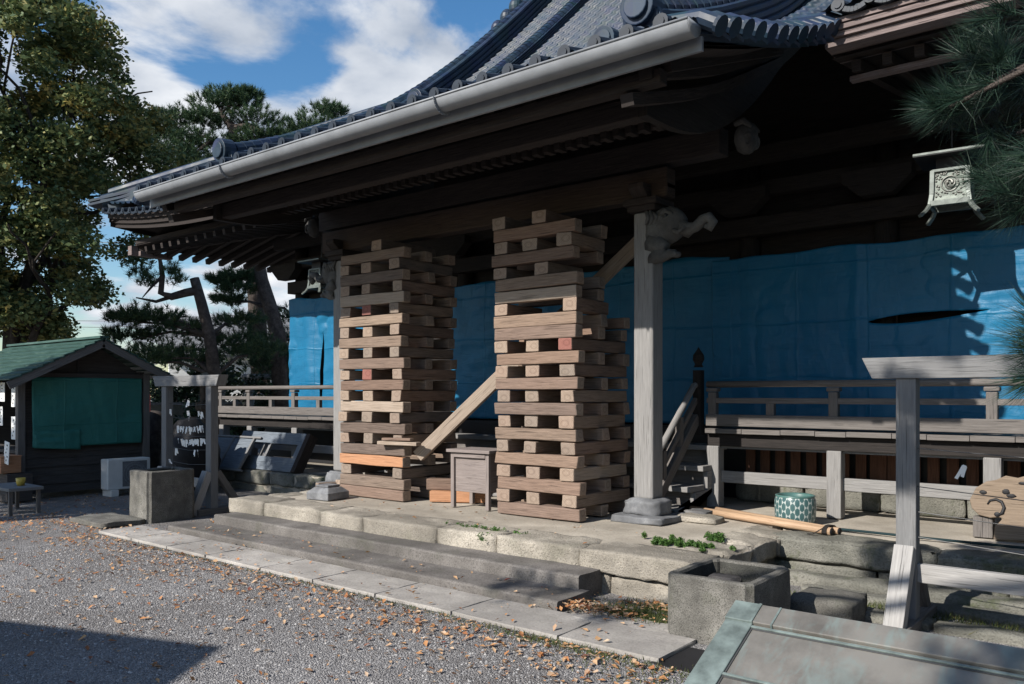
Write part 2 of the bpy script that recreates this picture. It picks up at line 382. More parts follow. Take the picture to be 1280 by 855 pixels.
def roofgreen():
    g = NG('green_sheet_roof', .5, .4); v = g.coord(); a = g.noise(g.coord('Object', (1,6,6)), 3, 5)
    g.col(g.ramp(a, [(.3, (.022,.052,.044)), (.55, (.038,.085,.07)), (.8, (.10,.155,.135))])); g.bump(a, .2, .004); return g.mat
M['roof_green'] = roofgreen()
def copper():
    g = NG('patinated_copper', .45, .45); v = g.coord(); a = g.noise(v, 2.2, 6, .65); b = g.noise(g.coord('Object', (2,.5,1)), 5, 5, .6, 1)
    c = g.ramp(a, [(.35, (.12,.112,.10)), (.6, (.22,.208,.186))]); st = g.ramp(b, [(.48, (0,0,0)), (.66, (1,1,1))])
    c = g.mix(g.math('MULTIPLY', st, .6), c, (.19,.25,.24)); g.col(c); g.p.inputs['Metallic'].default_value = .25; g.bump(g.math('ADD', a, b), .18, .006)
    g.l(g.ramp(b, [(.3, (.38,.38,.38)), (.7, (.6,.6,.6))]), g.p.inputs['Roughness']); return g.mat
M['copper'] = copper()
M['copper_edge'] = plain('green_copper_trim', (.15,.185,.175), .55, .4, .2, .55, 10)
M['bronze'] = plain('verdigris_lantern_metal', (.14,.16,.15), .5, .4, .3, .4, 14)
M['white_paint'] = plain('white_paint', (.66,.66,.64), .5, .4, var=.08)
M['paper'] = plain('white_paper', (.75,.75,.73), .8, .2, var=.06)
M['black'] = plain('black_sheet', (.012,.012,.014), .6, .4)
M['bamboo'] = wood('bamboo_pole', (.30,.19,.11), (.52,.37,.25), (.38,.25,.16), rough=.5, crack=.2)
M['wire'] = plain('dark_wire', (.05,.05,.05), .5, .5)
M['bark'] = stone('pine_bark', (.055,.045,.04), (.16,.13,.115), 3, .6, .03)
M['bark_dark'] = stone('dark_bark', (.03,.026,.022), (.085,.07,.06), 3, .6, .03)
def gravel():
    g = NG('grey_gravel', .93, .2); v = g.coord(); a = g.voro(v, 85, out='Color'); d = g.voro(v, 85); n = g.noise(v, .55, 5, .6); n2 = g.noise(v, 7, 4)
    sx = g.n('ShaderNodeSeparateColor'); g.l(a, sx.inputs[0])
    c = g.ramp(sx.outputs[0], [(0, (.165,.16,.16)), (.35, (.24,.233,.234)), (.7, (.31,.301,.30)), (.93, (.375,.362,.352)), (1, (.48,.462,.445))])
    c = g.mix(g.math('MULTIPLY', g.ramp(n, [(.4, (1,1,1)), (.62, (0,0,0))]), .45), c, (.12,.108,.10))
    c = g.mix(g.math('MULTIPLY', g.ramp(n2, [(.5, (0,0,0)), (.75, (1,1,1))]), .35), c, (.09,.085,.08))
    g.col(c); g.bump(g.math('SUBTRACT', n2, g.math('MULTIPLY', d, 3.2)), .75, .012); return g.mat
M['gravel'] = gravel()
M['dead_leaf'] = leafmat('dry_leaf', [(0, (.26,.10,.05)), (.2, (.44,.20,.08)), (.42, (.50,.29,.14)), (.62, (.54,.37,.23)), (.80, (.36,.22,.14)), (.93, (.62,.48,.34)), (1, (.17,.035,.025))], .7, .15)
M['grass'] = leafmat('grass_blade', [(0, (.035,.055,.015)), (.5, (.075,.10,.03)), (1, (.14,.13,.05))], .7, .2)
M['fern'] = leafmat('fern_leaf', [(0, (.04,.09,.02)), (.6, (.075,.155,.04)), (1, (.13,.22,.06))], .5, .3)
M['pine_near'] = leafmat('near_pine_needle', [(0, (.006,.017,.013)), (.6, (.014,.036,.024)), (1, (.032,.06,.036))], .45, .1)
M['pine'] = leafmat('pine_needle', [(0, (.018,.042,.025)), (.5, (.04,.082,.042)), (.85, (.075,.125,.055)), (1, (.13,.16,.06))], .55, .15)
M['zelkova'] = leafmat('autumn_tree_leaf', [(0, (.012,.026,.014)), (.45, (.025,.045,.02)), (.72, (.05,.075,.025)), (.88, (.11,.12,.03)), (1, (.24,.17,.04))], .55, .25)
M['hedge'] = leafmat('hedge_leaf', [(0, (.008,.02,.012)), (.6, (.02,.042,.022)), (1, (.05,.085,.035))], .55, .15)

def zel():
    g = NG('autumn_tree_foliage', .55, .25); isl = g.isl(); pn = g.noise(g.coord(), .85, 5, .65)
    a = g.ramp(isl, [(0, (.045,.082,.038)), (.5, (.10,.14,.055)), (.85, (.19,.21,.075)), (1, (.29,.26,.09))]); y_ = g.ramp(isl, [(0, (.10,.11,.03)), (.4, (.26,.20,.05)), (1, (.46,.29,.07))])
    c = g.mix(g.ramp(pn, [(.54, (0,0,0)), (.70, (1,1,1))]), a, y_); g.col(c); tr = g.n('ShaderNodeBsdfTranslucent'); g.l(c, tr.inputs['Color']); ms = g.n('ShaderNodeMixShader'); ms.inputs[0].default_value = .2
    g.l(g.p.outputs[0], ms.inputs[1]); g.l(tr.outputs[0], ms.inputs[2]); g.l(ms.outputs[0], g.t.nodes['Material Output'].inputs['Surface']); return g.mat
M['zelkova'] = zel()
# ------------------------------------------------------------------ ground and stonework
b = MB(); b.grid(lambda u, v: ((u-.5)*400-20, (v-.5)*400+20, 0), 8, 8); tag(b.build('ground', M['gravel']), kind='structure')
PZ = .40
def rough_block(mb, c, size, seed, amp=.02, cuts=5, chip=.04, m=0):
    "a split stone: box with rounded, broken edges"
    bm = bmesh.new(); bmesh.ops.create_cube(bm, size=1); bmesh.ops.subdivide_edges(bm, edges=bm.edges, cuts=cuts, use_grid_fill=True)
    sz = Vector(size); vs = []
    for v in bm.verts:
        p = Vector((v.co.x*sz.x, v.co.y*sz.y, v.co.z*sz.z)); ex = [abs(abs(v.co[k])-.5) < 1e-4 for k in range(3)]
        nn = mnoise.noise_vector(p*4.1+Vector((seed*3.1, seed*1.7, seed)))*amp + mnoise.noise_vector(p*11+Vector((seed, 0, 0)))*amp*.45
        if sum(ex) >= 2:
            k = chip*(.25+abs(mnoise.noise(p*6+Vector((seed, seed, 0))))*1.6)
            p -= Vector([math.copysign(k, p[i]) if ex[i] else 0 for i in range(3)])*(.7 if sum(ex) == 2 else .8)
        p += nn; v.co = p
    bm.verts.index_update()
    c = Vector(c)
    mb.add([v.co+c for v in bm.verts], [[v.index for v in f.verts] for f in bm.faces], [[(v.co.x, v.co.z) for v in f.verts] for f in bm.faces], m); bm.free()

# the raised stone platform in front of the hall
pl = thing('stone_platform', 'pale raised stone platform of rough kerb blocks carrying the hall and timber stacks', 'platform', (-6.8, 7.5, 0))
EX0, EX1, EY, PY = -10.45, -3.25, 6.52, 8.40
b = MB()
b.box((( EX0+EX1)/2, (EY+.4+9.2)/2, PZ/2-.004), (EX1-EX0-.5, 9.2-EY-.4, PZ-.008))
b.box((-8, (9.21+13)/2+3, PZ/2-.006), (17.5, 9.8, PZ-.012))
b.box((1.2, (PY+.38+10.5)/2, PZ/2-.01), (8.6, 10.5-PY-.38, PZ-.02))
b.build('paving', M['platform'], pl, world=True)
def run(x0, x1, n, y, dep, z0, z1, mat, nm, seed, amp=.018, chip=.05, jit=.02):
    xs = [x0]+[x0+(x1-x0)*(i+random.uniform(-.22, .22))/n for i in range(1, n)]+[x1]
    for i in range(n):
        mb = MB(); a, c = xs[i], xs[i+1]
        rough_block(mb, ((a+c)/2, y+dep/2+random.uniform(-jit, jit), (z0+z1)/2), (c-a-.012, dep, z1-z0), seed+i, amp, 9, chip)
        mb.build(nm, mat, pl, world=True, smooth=True)
run(EX0, EX1, 7, EY, .55, .19, PZ+.004, M['kerb'], 'kerb_block', 10, .014, .018)
run(EX0+.05, EX1-.05, 9, EY+.06, .4, -.05, .185, M['kerb'], 'footing_block', 40)
run(EX1+.05-.25, 4.5, 5, PY, .5, .16, PZ-.002, M['foundation'], 'kerb_block', 60, .025, .06)
run(EX1-.2, 4.5, 7, PY+.05, .4, -.05, .155, M['foundation'], 'footing_block', 80)
run(-16.6, EX0, 6, 9.15, .45, .14, PZ, M['foundation'], 'kerb_block', 100)
run(-16.6, EX0, 6, 9.2, .4, -.05, .135, M['foundation'], 'footing_block', 120)
for i in range(3):                                                   # right flank of the platform
    mb = MB(); rough_block(mb, (EX1-.2, EY+.62+i*.62+.25, .29), (.5, .6, .225), 150+i, .03, 9, .07); mb.build('kerb_block', M['kerb'], pl, world=True, smooth=True)
    mb = MB(); rough_block(mb, (EX1-.24, EY+.62+i*.62+.25, .07), (.4, .6, .23), 160+i, .03, 9, .05); mb.build('footing_block', M['kerb'], pl, world=True, smooth=True)
for i in range(4):                                                    # left flank
    mb = MB(); rough_block(mb, (EX0+.25, EY+.6+i*.62+.25, .2), (.5, .6, .39), 170+i, .02, 7, .04); mb.build('kerb_block', M['kerb'], pl, world=True, smooth=True)

st = thing('stone_steps', 'two long worn concrete steps leading up to the pale stone platform', 'steps', (-7, 6, 0))
def worn_step(x0, x1, y0, y1, z0, z1, seed):
    mb = MB(); n = 60
    sect = [(y0, z0), (y0, z1-.02), (y0+.008, z1-.006), (y0+.025, z1), ((y0+y1)/2, z1-.004), (y1, z1), (y1, z0)]
    vs = []
    for i in range(n+1):
        x = x0+(x1-x0)*i/n
        for (y, z) in sect:
            q = mnoise.noise(Vector((x*2.2, y*3, seed)))*.008
            vs.append((x, y+q, z+(q*.8 if z > z0+.01 else 0)))
    k = len(sect); fs = []; uvs = []
    for i in range(n):
        for j in range(k-1):
            fs.append((i*k+j, (i+1)*k+j, (i+1)*k+j+1, i*k+j+1)); uvs.append([(0,0)]*4)
    fs += [tuple(range(k)), tuple(range(n*k, n*k+k))]; uvs += [[(0,0)]*k]*2
    mb.add(vs, fs, uvs); return mb.build('step', M['steps'], st, world=True)
worn_step(-10.25, -4.22, 6.17, 6.57, 0, .225, 1)
worn_step(-10.6, -4.12, 5.70, 6.20, -.02, .10, 2)

pa = MB(); x = -11.3; i = 0
while x < -3.2:
    wd = random.uniform(.85, 1.15)
    rough_block(pa, (x+wd/2, 5.38, -.01), (wd-.014, .58, .09), 200+i, .004, 5, .008); x += wd; i += 1
rough_block(pa, (-3.5, 5.75, -.03), (1.0, .42, .12), 300, .02, 6, .04)
tag(pa.build('path', M['path'], smooth=False), kind='structure')
b = MB(); b.box((-2.55, 5.3, -.0), (.62, .5, .008)); tag(b.build('drain_opening', M['black']), 'dark square drain opening beside the last path slab and the stone basin', 'drain')
# worn kerbs and ledges of the drain in front of the right-hand platform
dr = thing('drain_kerb', 'mossy stone ledges stepping down along the drain below the right platform', 'kerb', (-1, 7.9, 0))
for j, (y, z, dp) in enumerate(((8.12, .10, .26), (7.75, .06, .22), (7.2, .05, .2))):
    xs = -3.1+j*.35
    for i in range(5):
        mb = MB(); wd = random.uniform(.8, 1.2); rough_block(mb, (xs+wd/2, y, z/2-.02), (wd-.02, dp, z+.08), 400+j*10+i, .02, 6, .03); mb.build('ledge_block', M['foundation'], dr, world=True, smooth=True); xs += wd
mb = MB(); rough_block(mb, (-2.25, 6.95, .09), (.5, .5, .24), 450, .015, 6, .02); tag(mb.build('stone_block', M['basin'], smooth=True), 'low dark stone block on the ground behind the right stone basin', 'stone')

# ------------------------------------------------------------------ the shrine hall
hall = thing('shrine_hall', 'old wooden shrine hall with curved grey tiled roof and wide portico', 'shrine', (-7.6, 12, 0))
def HP(mb, name, mat, parent=None, **k): return mb.build(name, mat, parent or hall, world=True, **k)
KX0, KX1 = -11.3, -2.8; RX0 = -18.4
PROF = [(5.62, 4.66), (6.4, 4.90), (7.3, 5.21), (8.4, 5.70), (9.87, 6.48), (11.5, 7.70), (13.2, 9.2), (14.8, 10.75), (15.4, 11.4)]
def catmull(pts, n=24):
    out = []
    P = [tuple(2*np.array(pts[0])-np.array(pts[1]))]+list(pts)+[tuple(2*np.array(pts[-1])-np.array(pts[-2]))]
    for i in range(1, len(P)-2):
        for k in range(n):
            t = k/n; a, b_, c, d = (np.array(P[i+q]) for q in (-1, 0, 1, 2))
            out.append(.5*((2*b_)+(-a+c)*t+(2*a-5*b_+4*c-d)*t*t+(-a+3*b_-3*c+d)*t**3))
    out.append(np.array(pts[-1])); return np.array(out)
PC = catmull(PROF); PS = np.concatenate([[0], np.cumsum(np.hypot(*np.diff(PC, axis=0).T))])
def prof_s(s): return np.interp(s, PS, PC[:, 0]), np.interp(s, PS, PC[:, 1])
def prof_y(y): return float(np.interp(y, PC[:, 0], PC[:, 1]))
def tile_field(x0, x1, s0, pitch=.235, course=.235, lift=None, spx=8):
    "pan-and-roll tiles in stepped courses on the curved slope"
    nx = int(round((x1-x0)/pitch)); xs = np.linspace(x0, x1, nx*spx+1); fr = ((xs-x0)/pitch) % 1
    roll = .045*np.exp(-((fr-.5)/.16)**2)-.018*np.cos(2*np.pi*(fr-.5)+np.pi)*0
    S1 = PS[-1]; ss = []; off = []
    k = int((S1-s0)/course)
    for i in range(k): ss += [s0+i*course, s0+(i+.985)*course]; off += [.032, .0]
    ss = np.array(ss); off = np.array(off); yy, zz = prof_s(ss)
    ty = np.gradient(yy); tz = np.gradient(zz); yy2, zz2 = prof_s(ss+.05); ny, nz = -(zz2-zz), (yy2-yy); ln = np.hypot(ny, nz)+1e-9; ny /= ln; nz /= ln
    X = np.tile(xs, (len(ss), 1)); O = off[:, None]+roll[None, :]*1.0
    Y = yy[:, None]+ny[:, None]*O; Z = zz[:, None]+nz[:, None]*O
    if lift is not None: Z = Z+lift(X, Y)
    V = np.stack([X, Y, Z], -1).reshape(-1, 3); n = len(xs); m = len(ss)
    idx = np.arange(n*m).reshape(m, n); F = np.stack([idx[:-1, :-1], idx[:-1, 1:], idx[1:, 1:], idx[1:, :-1]], -1).reshape(-1, 4)
    return V, F
def klift(X, Y):                                # the portico roof dips at its side edges and its corners sweep up at the eave
    e = np.clip((np.abs(X-(KX0+KX1)/2)-3.4)/.9, 0, 1)
    return -.10*e**2*np.clip((Y-6.2)/2, 0, 1)+0*X
roof = npmesh('roof', *tile_field(KX0, KX1, 0, lift=klift), M['tile'], hall, smooth=False)
S84 = float(np.interp(8.40, PC[:, 0], PS))
def corner_rise(x): return .34*np.clip((-14.2-np.asarray(x))/4.2, 0, 1)**2
for a, c in ((RX0, KX0), (KX1, 2.0)):
    V, F = tile_field(a, c, S84, spx=8); V = V.copy()
    if a == RX0: V[:, 2] = np.minimum(V[:, 2], 5.80+(V[:, 0]-RX0)*.30+.05)+corner_rise(V[:, 0])
    npmesh('roof', V, F, M['tile'], hall)
b = MB(); hp = lambda x: 5.80+(x-RX0)*.30
b.grid(lambda u, v: (RX0+(KX0-RX0)*u, 8.6+14*v, min(prof_y(min(8.6+14*v, 30.8-8.6-14*v) if 8.6+14*v < 15.4 else 15.4)-.05, hp(RX0+(KX0-RX0)*u))), 8, 12); HP(b, 'side_roof', M['tile'])
b = MB(); yy = np.linspace(10.2, 15.4, 10); b.prism([(y, prof_y(y)-.05) for y in yy]+[(30.8-y, prof_y(y)-.05) for y in yy[::-1]], (KX0+.1, 0, 0), (0,1,0), (0,0,1), .08); HP(b, 'gable_wall', M['dark_wood'])
# rear slope (out of sight from the front) closes the roof
b = MB(); rp = [(y, z) for y, z in PC[::12]]
b.grid(lambda u, v: (KX0+(2-KX0)*u, 30.8-float(np.interp(v, np.linspace(0, 1, len(rp)), [p[0] for p in rp])), float(np.interp(v, np.linspace(0, 1, len(rp)), [p[1] for p in rp]))), 2, len(rp)-1); HP(b, 'rear_roof', M['tile'])
def eave_row(x0, x1, y, zf, pitch=.3, side=None):
    b = MB(); n = int(round((x1-x0)/pitch))
    for i in range(n):
        x = x0+(i+.5)*pitch; z = zf(x)
        b.tube([(x, y-.05, z+.047), (x, y+.4, z+.047+.11)], .06, 10)
        b.tube([(x, y-.065, z+.047), (x, y-.05, z+.047)], .066, 12)
        b.tube([(x, y-.078, z+.047), (x, y-.06, z+.047)], .038, 10)
        for k in range(6):                      # curved lip of the pan tile
            a0, a1 = k/6, (k+1)/6; za = z+.0-.03*math.sin(math.pi*a0); zb = z+.0-.03*math.sin(math.pi*a1)
            b.bar((x+.05+a0*.2, y-.03, za), (x+.05+a1*.2, y-.03, zb), .05, .05)
    return HP(b, 'eave_tiles', M['tile_end'], smooth=False)
eave_row(KX0, KX1, 5.62, lambda x: 4.66+float(klift(np.array([x]), np.array([5.62]))[0]))
eave_row(KX1+.05, 1.9, 8.38, lambda x: 5.67)
eave_row(RX0, KX0-.3, 8.38, lambda x: 5.52+float(corner_rise(x)))
# verge tiles down both side edges of the portico roof
for sx, X in ((-1, KX0), (1, KX1)):
    b = MB(); s = .1
    while s < S84+.3:
        y, z = prof_s(s); z += float(klift(np.array([X]), np.array([y]))[0])
        b.tube([(X-sx*.35, y, z+.07), (X+sx*.02, y, z+.02), (X+sx*.16, y, z-.07)], .07, 10)
        b.tube([(X+sx*.15, y, z-.065), (X+sx*.175, y, z-.08)], .08, 12)
        b.bar((X-sx*.3, y+.13, z+.02), (X+sx*.15, y+.13, z-.1), .17, .03)
        s += .26
    HP(b, 'verge_tiles', M['tile'])
def ridge(X, y0, y1, h=.34, wd=.26, end=True):
    path = [(X, y, prof_y(y)+.03) for y in np.linspace(y0, y1, 26)]
    b = MB(); hw = wd/2
    sect = [(-hw, 0)]; k = 4
    for i in range(k): sect += [(-hw-.025, h*(i+.3)/k), (-hw-.025, h*(i+.75)/k), (-hw, h*(i+1)/k)]
    sect += [(-hw, h)]; sect += [(hw, h)]
    for i in range(k)[::-1]: sect += [(hw, h*(i+1)/k), (hw+.025, h*(i+.75)/k), (hw+.025, h*(i+.3)/k)]
    sect += [(hw, 0)]
    b.sweep(path, sect)
    r = HP(b, 'ridge', M['tile'])
    b = MB(); pts = []
    for q in np.linspace(y0-.06, y1, 60):
        pts.append((X, q, prof_y(q)+.03+h*1.16))
    for i in range(len(pts)-1):
        p, q2 = Vector(pts[i]), Vector(pts[i+1]); b.tube([p, p+(q2-p)*1.05], [.115, .098], 10)
    HP(b, 'ridge_cap', M['tile'], r)
    if end:
        b = MB(); z = prof_y(y0)
        b.tube([(X, y0-.16, z+.40), (X, y0+.03, z+.42)], .17, 18); b.tube([(X, y0-.19, z+.40), (X, y0-.15, z+.40)], .12, 16)
        b.prism([(-.2, 0), (.2, 0), (.24, .18), (.16, .40), (-.16, .40), (-.24, .18)], (X, y0-.03, z), (1,0,0), (0,0,1), .08)
        b.tube([(X, y0-.14, z+.12), (X, y0-.03, z+.12)], .1, 14)
        HP(b, 'ridge_end_tile', M['tile'], r, bevel=.01)
for X, y0, e in ((-10.75, 6.7, True), (-9.3, 9.2, True), (-5.8, 9.2, True), (-3.75, 6.55, True)): ridge(X, y0, 15.3, .34 if X != -9.3 and X != -5.8 else .14, .3 if X in (-10.75, -3.75) else .2, e)
b = MB(); b.box((-6.9, 15.4, 11.75), (8.8, .5, .8)); b.tube([(-11.6, 15.4, 12.25), (-2.4, 15.4, 12.25)], .16, 12)
rr = HP(b, 'ridge', M['tile'])
b = MB()
for q in range(4): b.ball((-11.15, 13.3+q*.3, prof_y(13.3+q*.3)+.28+.06*q), (.16, .15, .2), 8)
HP(b, 'ridge_end_tile', M['tile'], rr)
b = MB(); c0, c1 = Vector((RX0+.15, 8.5, 6.05)), Vector((KX0, 12.6, 8.05)); b.bar(c0, c1, .26, .34); b.tube([c0+Vector((0,0,.24)), c1+Vector((0,0,.24))], .11, 10); b.tube([c0+Vector((-.12,-.1,.05)), c0+Vector((.1,.08,.12))], .16, 14)
for k in (.08, .16): b.bar(c0+Vector((-.35, -.25, k-.12)), c0+Vector((1.2, .84, .28+k)), .34, .05)
HP(b, 'corner_ridge', M['tile'])
b = MB()
for k in range(3): b.grid(lambda u, v: (RX0+.12+.06*k+(KX0-RX0)*u, 8.44+.05*k+.9*v, 5.50-.10*k+float(corner_rise(RX0+(KX0-RX0)*u))+.1*v), 16, 2); b.grid(lambda u, v: (RX0+.12+.06*k+(KX0-RX0)*u, 8.44+.05*k, 5.50-.10*k-.1*v+float(corner_rise(RX0+(KX0-RX0)*u))), 16, 1)
for k in range(3): b.grid(lambda u, v: (RX0+.12+.06*k+.9*v, 8.44+12*u, 5.84-.10*k-.34*min(1, u*3)+.1*v), 12, 2); b.grid(lambda u, v: (RX0+.12+.06*k, 8.44+12*u, 5.84-.10*k-.34*min(1, u*3)-.1*v), 12, 1)
HP(b, 'layered_eave_board', M['eave_wood'])

# gutter along the portico eave, with its fascia
GX0, GX1, GY, GZ = -11.1, -2.78, 5.60, 4.585
b = MB(); n = 14; rr_ = .105
def gut(u, v):
    a = math.pi*v+math.pi; return (GX0+(GX1-GX0)*u, GY-.02+rr_*math.cos(a), GZ+.05+rr_*1.05*math.sin(a)+.0)
b.grid(gut, 40, n); b.grid(lambda u, v: (gut(u, v)[0], GY-.02+(rr_-.012)*math.cos(math.pi*v+math.pi), GZ+.05+(rr_-.012)*1.05*math.sin(math.pi*v+math.pi)), 40, n)
for X in (GX0, GX1): b.prism([(rr_*math.cos(math.pi+math.pi*k/14), rr_*1.05*math.sin(math.pi+math.pi*k/14)) for k in range(15)], (X, GY-.02, GZ+.05), (0,1,0), (0,0,1), .012)
b.tube([(GX0, GY-.02-rr_, GZ+.05), (GX1, GY-.02-rr_, GZ+.05)], .011, 6)
gt = HP(b, 'gutter', M['gutter'], smooth=True)
for i in (2, 6):
    x = GX0+.35+i*.9; b = MB(); pts_ = [(x, GY-.02+(rr_+.006)*math.cos(a), GZ+.05+(rr_+.006)*1.05*math.sin(a)) for a in np.linspace(math.pi, 2*math.pi, 12)]
    for p_, q_ in zip(pts_[:-1], pts_[1:]): b.bar(p_, q_, .05, .005, up=(1,0,0))
    b.build('gutter_joint', M['gutter'], gt)
b = MB(); b.box(((GX0+GX1)/2, GY+.12, GZ-.065), (GX1-GX0, .03, .11)); HP(b, 'fascia_board', M['gutter'])
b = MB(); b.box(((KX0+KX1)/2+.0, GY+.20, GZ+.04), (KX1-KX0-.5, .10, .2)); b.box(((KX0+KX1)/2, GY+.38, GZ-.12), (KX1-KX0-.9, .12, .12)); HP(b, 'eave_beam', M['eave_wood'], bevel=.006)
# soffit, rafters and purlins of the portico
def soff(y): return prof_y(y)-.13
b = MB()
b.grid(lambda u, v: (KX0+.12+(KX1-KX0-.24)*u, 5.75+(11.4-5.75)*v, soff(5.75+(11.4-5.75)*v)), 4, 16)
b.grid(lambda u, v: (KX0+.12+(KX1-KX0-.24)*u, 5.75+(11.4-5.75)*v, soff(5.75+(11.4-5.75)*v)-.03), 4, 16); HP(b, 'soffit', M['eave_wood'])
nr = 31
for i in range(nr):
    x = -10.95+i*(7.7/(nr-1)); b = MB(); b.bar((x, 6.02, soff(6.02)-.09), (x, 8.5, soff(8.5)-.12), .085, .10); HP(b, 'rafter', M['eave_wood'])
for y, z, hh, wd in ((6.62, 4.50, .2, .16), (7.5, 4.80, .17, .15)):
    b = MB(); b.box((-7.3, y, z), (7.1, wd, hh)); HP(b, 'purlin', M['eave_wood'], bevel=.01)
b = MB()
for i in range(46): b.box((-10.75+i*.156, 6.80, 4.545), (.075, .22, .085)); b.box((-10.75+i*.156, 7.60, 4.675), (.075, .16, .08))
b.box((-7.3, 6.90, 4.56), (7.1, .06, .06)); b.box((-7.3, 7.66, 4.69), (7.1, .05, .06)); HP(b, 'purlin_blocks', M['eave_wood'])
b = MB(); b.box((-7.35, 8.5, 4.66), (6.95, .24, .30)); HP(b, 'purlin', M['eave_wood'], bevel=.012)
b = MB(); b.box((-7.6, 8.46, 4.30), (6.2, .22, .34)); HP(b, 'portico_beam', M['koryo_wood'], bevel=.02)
for sx, X in ((-1, -11.0), (1, -3.72)):                             # carved noses of the purlin
    b = MB()
    b.ball((X+sx*.10, 8.5, 4.64), (.13, .12, .17), 12, amp=.15, sc=7)
    for dy in (-.09, 0, .09):
        b.tube([(X+sx*(.16+.035*math.cos(a)), 8.5+dy, 4.60+.06*math.sin(a)) for a in np.linspace(2.6, -3.0, 14)], [.03-.0012*k for k in range(14)], 7)
        b.tube([(X+sx*.02, 8.5+dy*1.3, 4.78), (X+sx*.12, 8.5+dy*1.4, 4.80), (X+sx*.2, 8.5+dy*1.2, 4.72)], [.03, .04, .015], 7)
    HP(b, 'purlin_nose', M['carving_dark'], smooth=True)
# curved gable boards on both portico sides
for X in (-10.7, -3.72):
    b = MB(); ys = np.linspace(6.45, 11.2, 24)
    top = [(y, prof_y(y)-.2) for y in ys]; bot = [(y, prof_y(y)-.55-.32*math.sin(math.pi*min(1, (y-6.45)/3.2))) for y in ys[::-1]]
    b.prism(top+bot, (X, 0, 0), (0,1,0), (0,0,1), .09); HP(b, 'gable_board', M['dark_wood'])
    for j, d in ((0, .30), (1, .48)):
        b = MB(); s_ = 1 if X > -7 else -1
        pth = [(X+s_*(.35-.17*j), y, prof_y(y)-d) for y in np.linspace(5.9, 9.2, 16)]
        b.sweep(pth, [(-.06, 0), (.06, 0), (.06, .1), (-.06, .1)]); HP(b, 'verge_beam', M['eave_wood'])
# posts, with bases, capitals and carved noses
def portico_post(X, sides):
    Y = 8.46
    b = MB(); b.box((X, Y, (PZ+.26+3.98)/2), (.255, .255, 3.98-PZ-.26)); p = HP(b, 'portico_post', M['post_wood'], bevel=.028, seg=3)
    b = MB(); rough_block(b, (X, Y, PZ+.035), (.66, .62, .10), 500+X, .012, 5, .03); rough_block(b, (X, Y, PZ+.16), (.46, .44, .2), 510+X, .02, 6, .055); HP(b, 'post_base', M['slate'], p, smooth=True)
    b = MB(); b.box((X, Y, 4.02), (.36, .36, .07)); b.box((X, Y, 4.09), (.44, .44, .08)); b.prism([(-.3, .16), (.3, .16), (.3, .1), (.18, 0), (-.18, 0), (-.3, .1)], (X, Y, 4.13), (1,0,0), (0,0,1), .2)
    b.prism([(-.3, .16), (.3, .16), (.3, .1), (.18, 0), (-.18, 0), (-.3, .1)], (X, Y, 4.13), (0,1,0), (0,0,1), .198); HP(b, 'bracket', M['eave_wood'], p, bevel=.012)
    for sx in sides:                             # elephant-like beast carved as the beam's nose
        b = MB(); z = 3.72
        P = lambda dx, dy, dz: (X+sx*dx*.9, Y+dy*.95, z+dz*.95)
        b.ball(P(.28, 0, .10), (.24, .17, .21), 12, amp=.08, sc=6)                 # head
        b.ball(P(.16, -.1, .02), (.13, .07, .19), 10, amp=.15, sc=5); b.ball(P(.16, .1, .02), (.13, .07, .19), 10)   # ears
        b.tube([P(.44, 0, .08), P(.56, -.01, .02), P(.68, -.02, .03), P(.78, -.02, .10), P(.86, -.02, .12), P(.91, -.02, .06), P(.87, -.02, .0), P(.81, -.02, .03)], [.11, .075, .06, .062, .062, .058, .05, .03], 10)   # trunk, curled
        for dy in (-.10, .10):
            b.tube([P(.4, dy, .02), P(.5, dy*1.3, -.03), P(.60, dy*1.4, .03)], [.035, .028, .01], 8)                       # tusk
            b.ball(P(.37, dy*1.3, .15), .032, 8)                                                                        # eye
            b.tube([P(.26, dy*1.3, .2), P(.34, dy*1.5, .24), P(.42, dy*1.3, .2)], [.03, .035, .015], 8)                   # brow
        for k in range(5): b.tube([P(.05+.06*k, -.14, .28-.01*k*k), P(.1+.06*k, -.16, .18), P(.06+.06*k, -.17, .1)], [.02, .03, .01], 6)   # mane
        b.tube([P(.10, -.06, -.10), P(.22, -.09, -.15), P(.30, -.09, -.20)], [.13, .11, .08], 10)
        b.tube([P(.30, -.09, -.20), P(.16, -.09, -.28), P(.10, -.09, -.30), P(.26, -.1, -.30), P(.38, -.1, -.26), P(.44, -.1, -.27)], [.08, .085, .075, .06, .05, .045], 10)   # foreleg and paw
        for k in range(3): b.ball(P(.43+.01*k, -.135+.035*k, -.28), (.05, .024, .035), 8)
        HP(b, 'carved_beast_nose', M['carving'], p, smooth=True)
portico_post(-4.80, (1,)); portico_post(-10.28, (-1,))

# walls, hall pillars, upper beams
b = MB(); b.box((-7.0, 15.4, 3.3), (16.8, 7.8, 4.2)); b.box((-7.0, 11.46, 6.3), (8.4, .06, 2.2)); b.box((-7.0, 11.46, 5.6), (16.8, .05, .5)); HP(b, 'wall', M['dark_wood'])
for X in (-15.35, -12.9, -10.36, -4.8, -2.95, -1.2, .55):
    b = MB(); b.tube([(X, 11.42, .4), (X, 11.42, 5.2)], .15, 16); HP(b, 'hall_pillar', M['dark_wood'], smooth=True)
for z, hh, y in ((4.25, .26, 11.27), (4.75, .2, 11.2), (5.15, .22, 10.9)):
    b = MB(); b.box((-7.0, y, z), (17.1, .2, hh)); HP(b, 'wall_beam', M['dark_wood'], bevel=.01)
for X in (-15.35, -12.9, -10.36, -4.8, -2.95, -1.2, .55):
    b = MB(); b.prism([(-.42, .34), (.42, .34), (.42, .2), (.2, 0), (-.2, 0), (-.42, .2)], (X, 11.02, 4.4), (1,0,0), (0,0,1), .2); HP(b, 'bracket', M['dark_wood'])
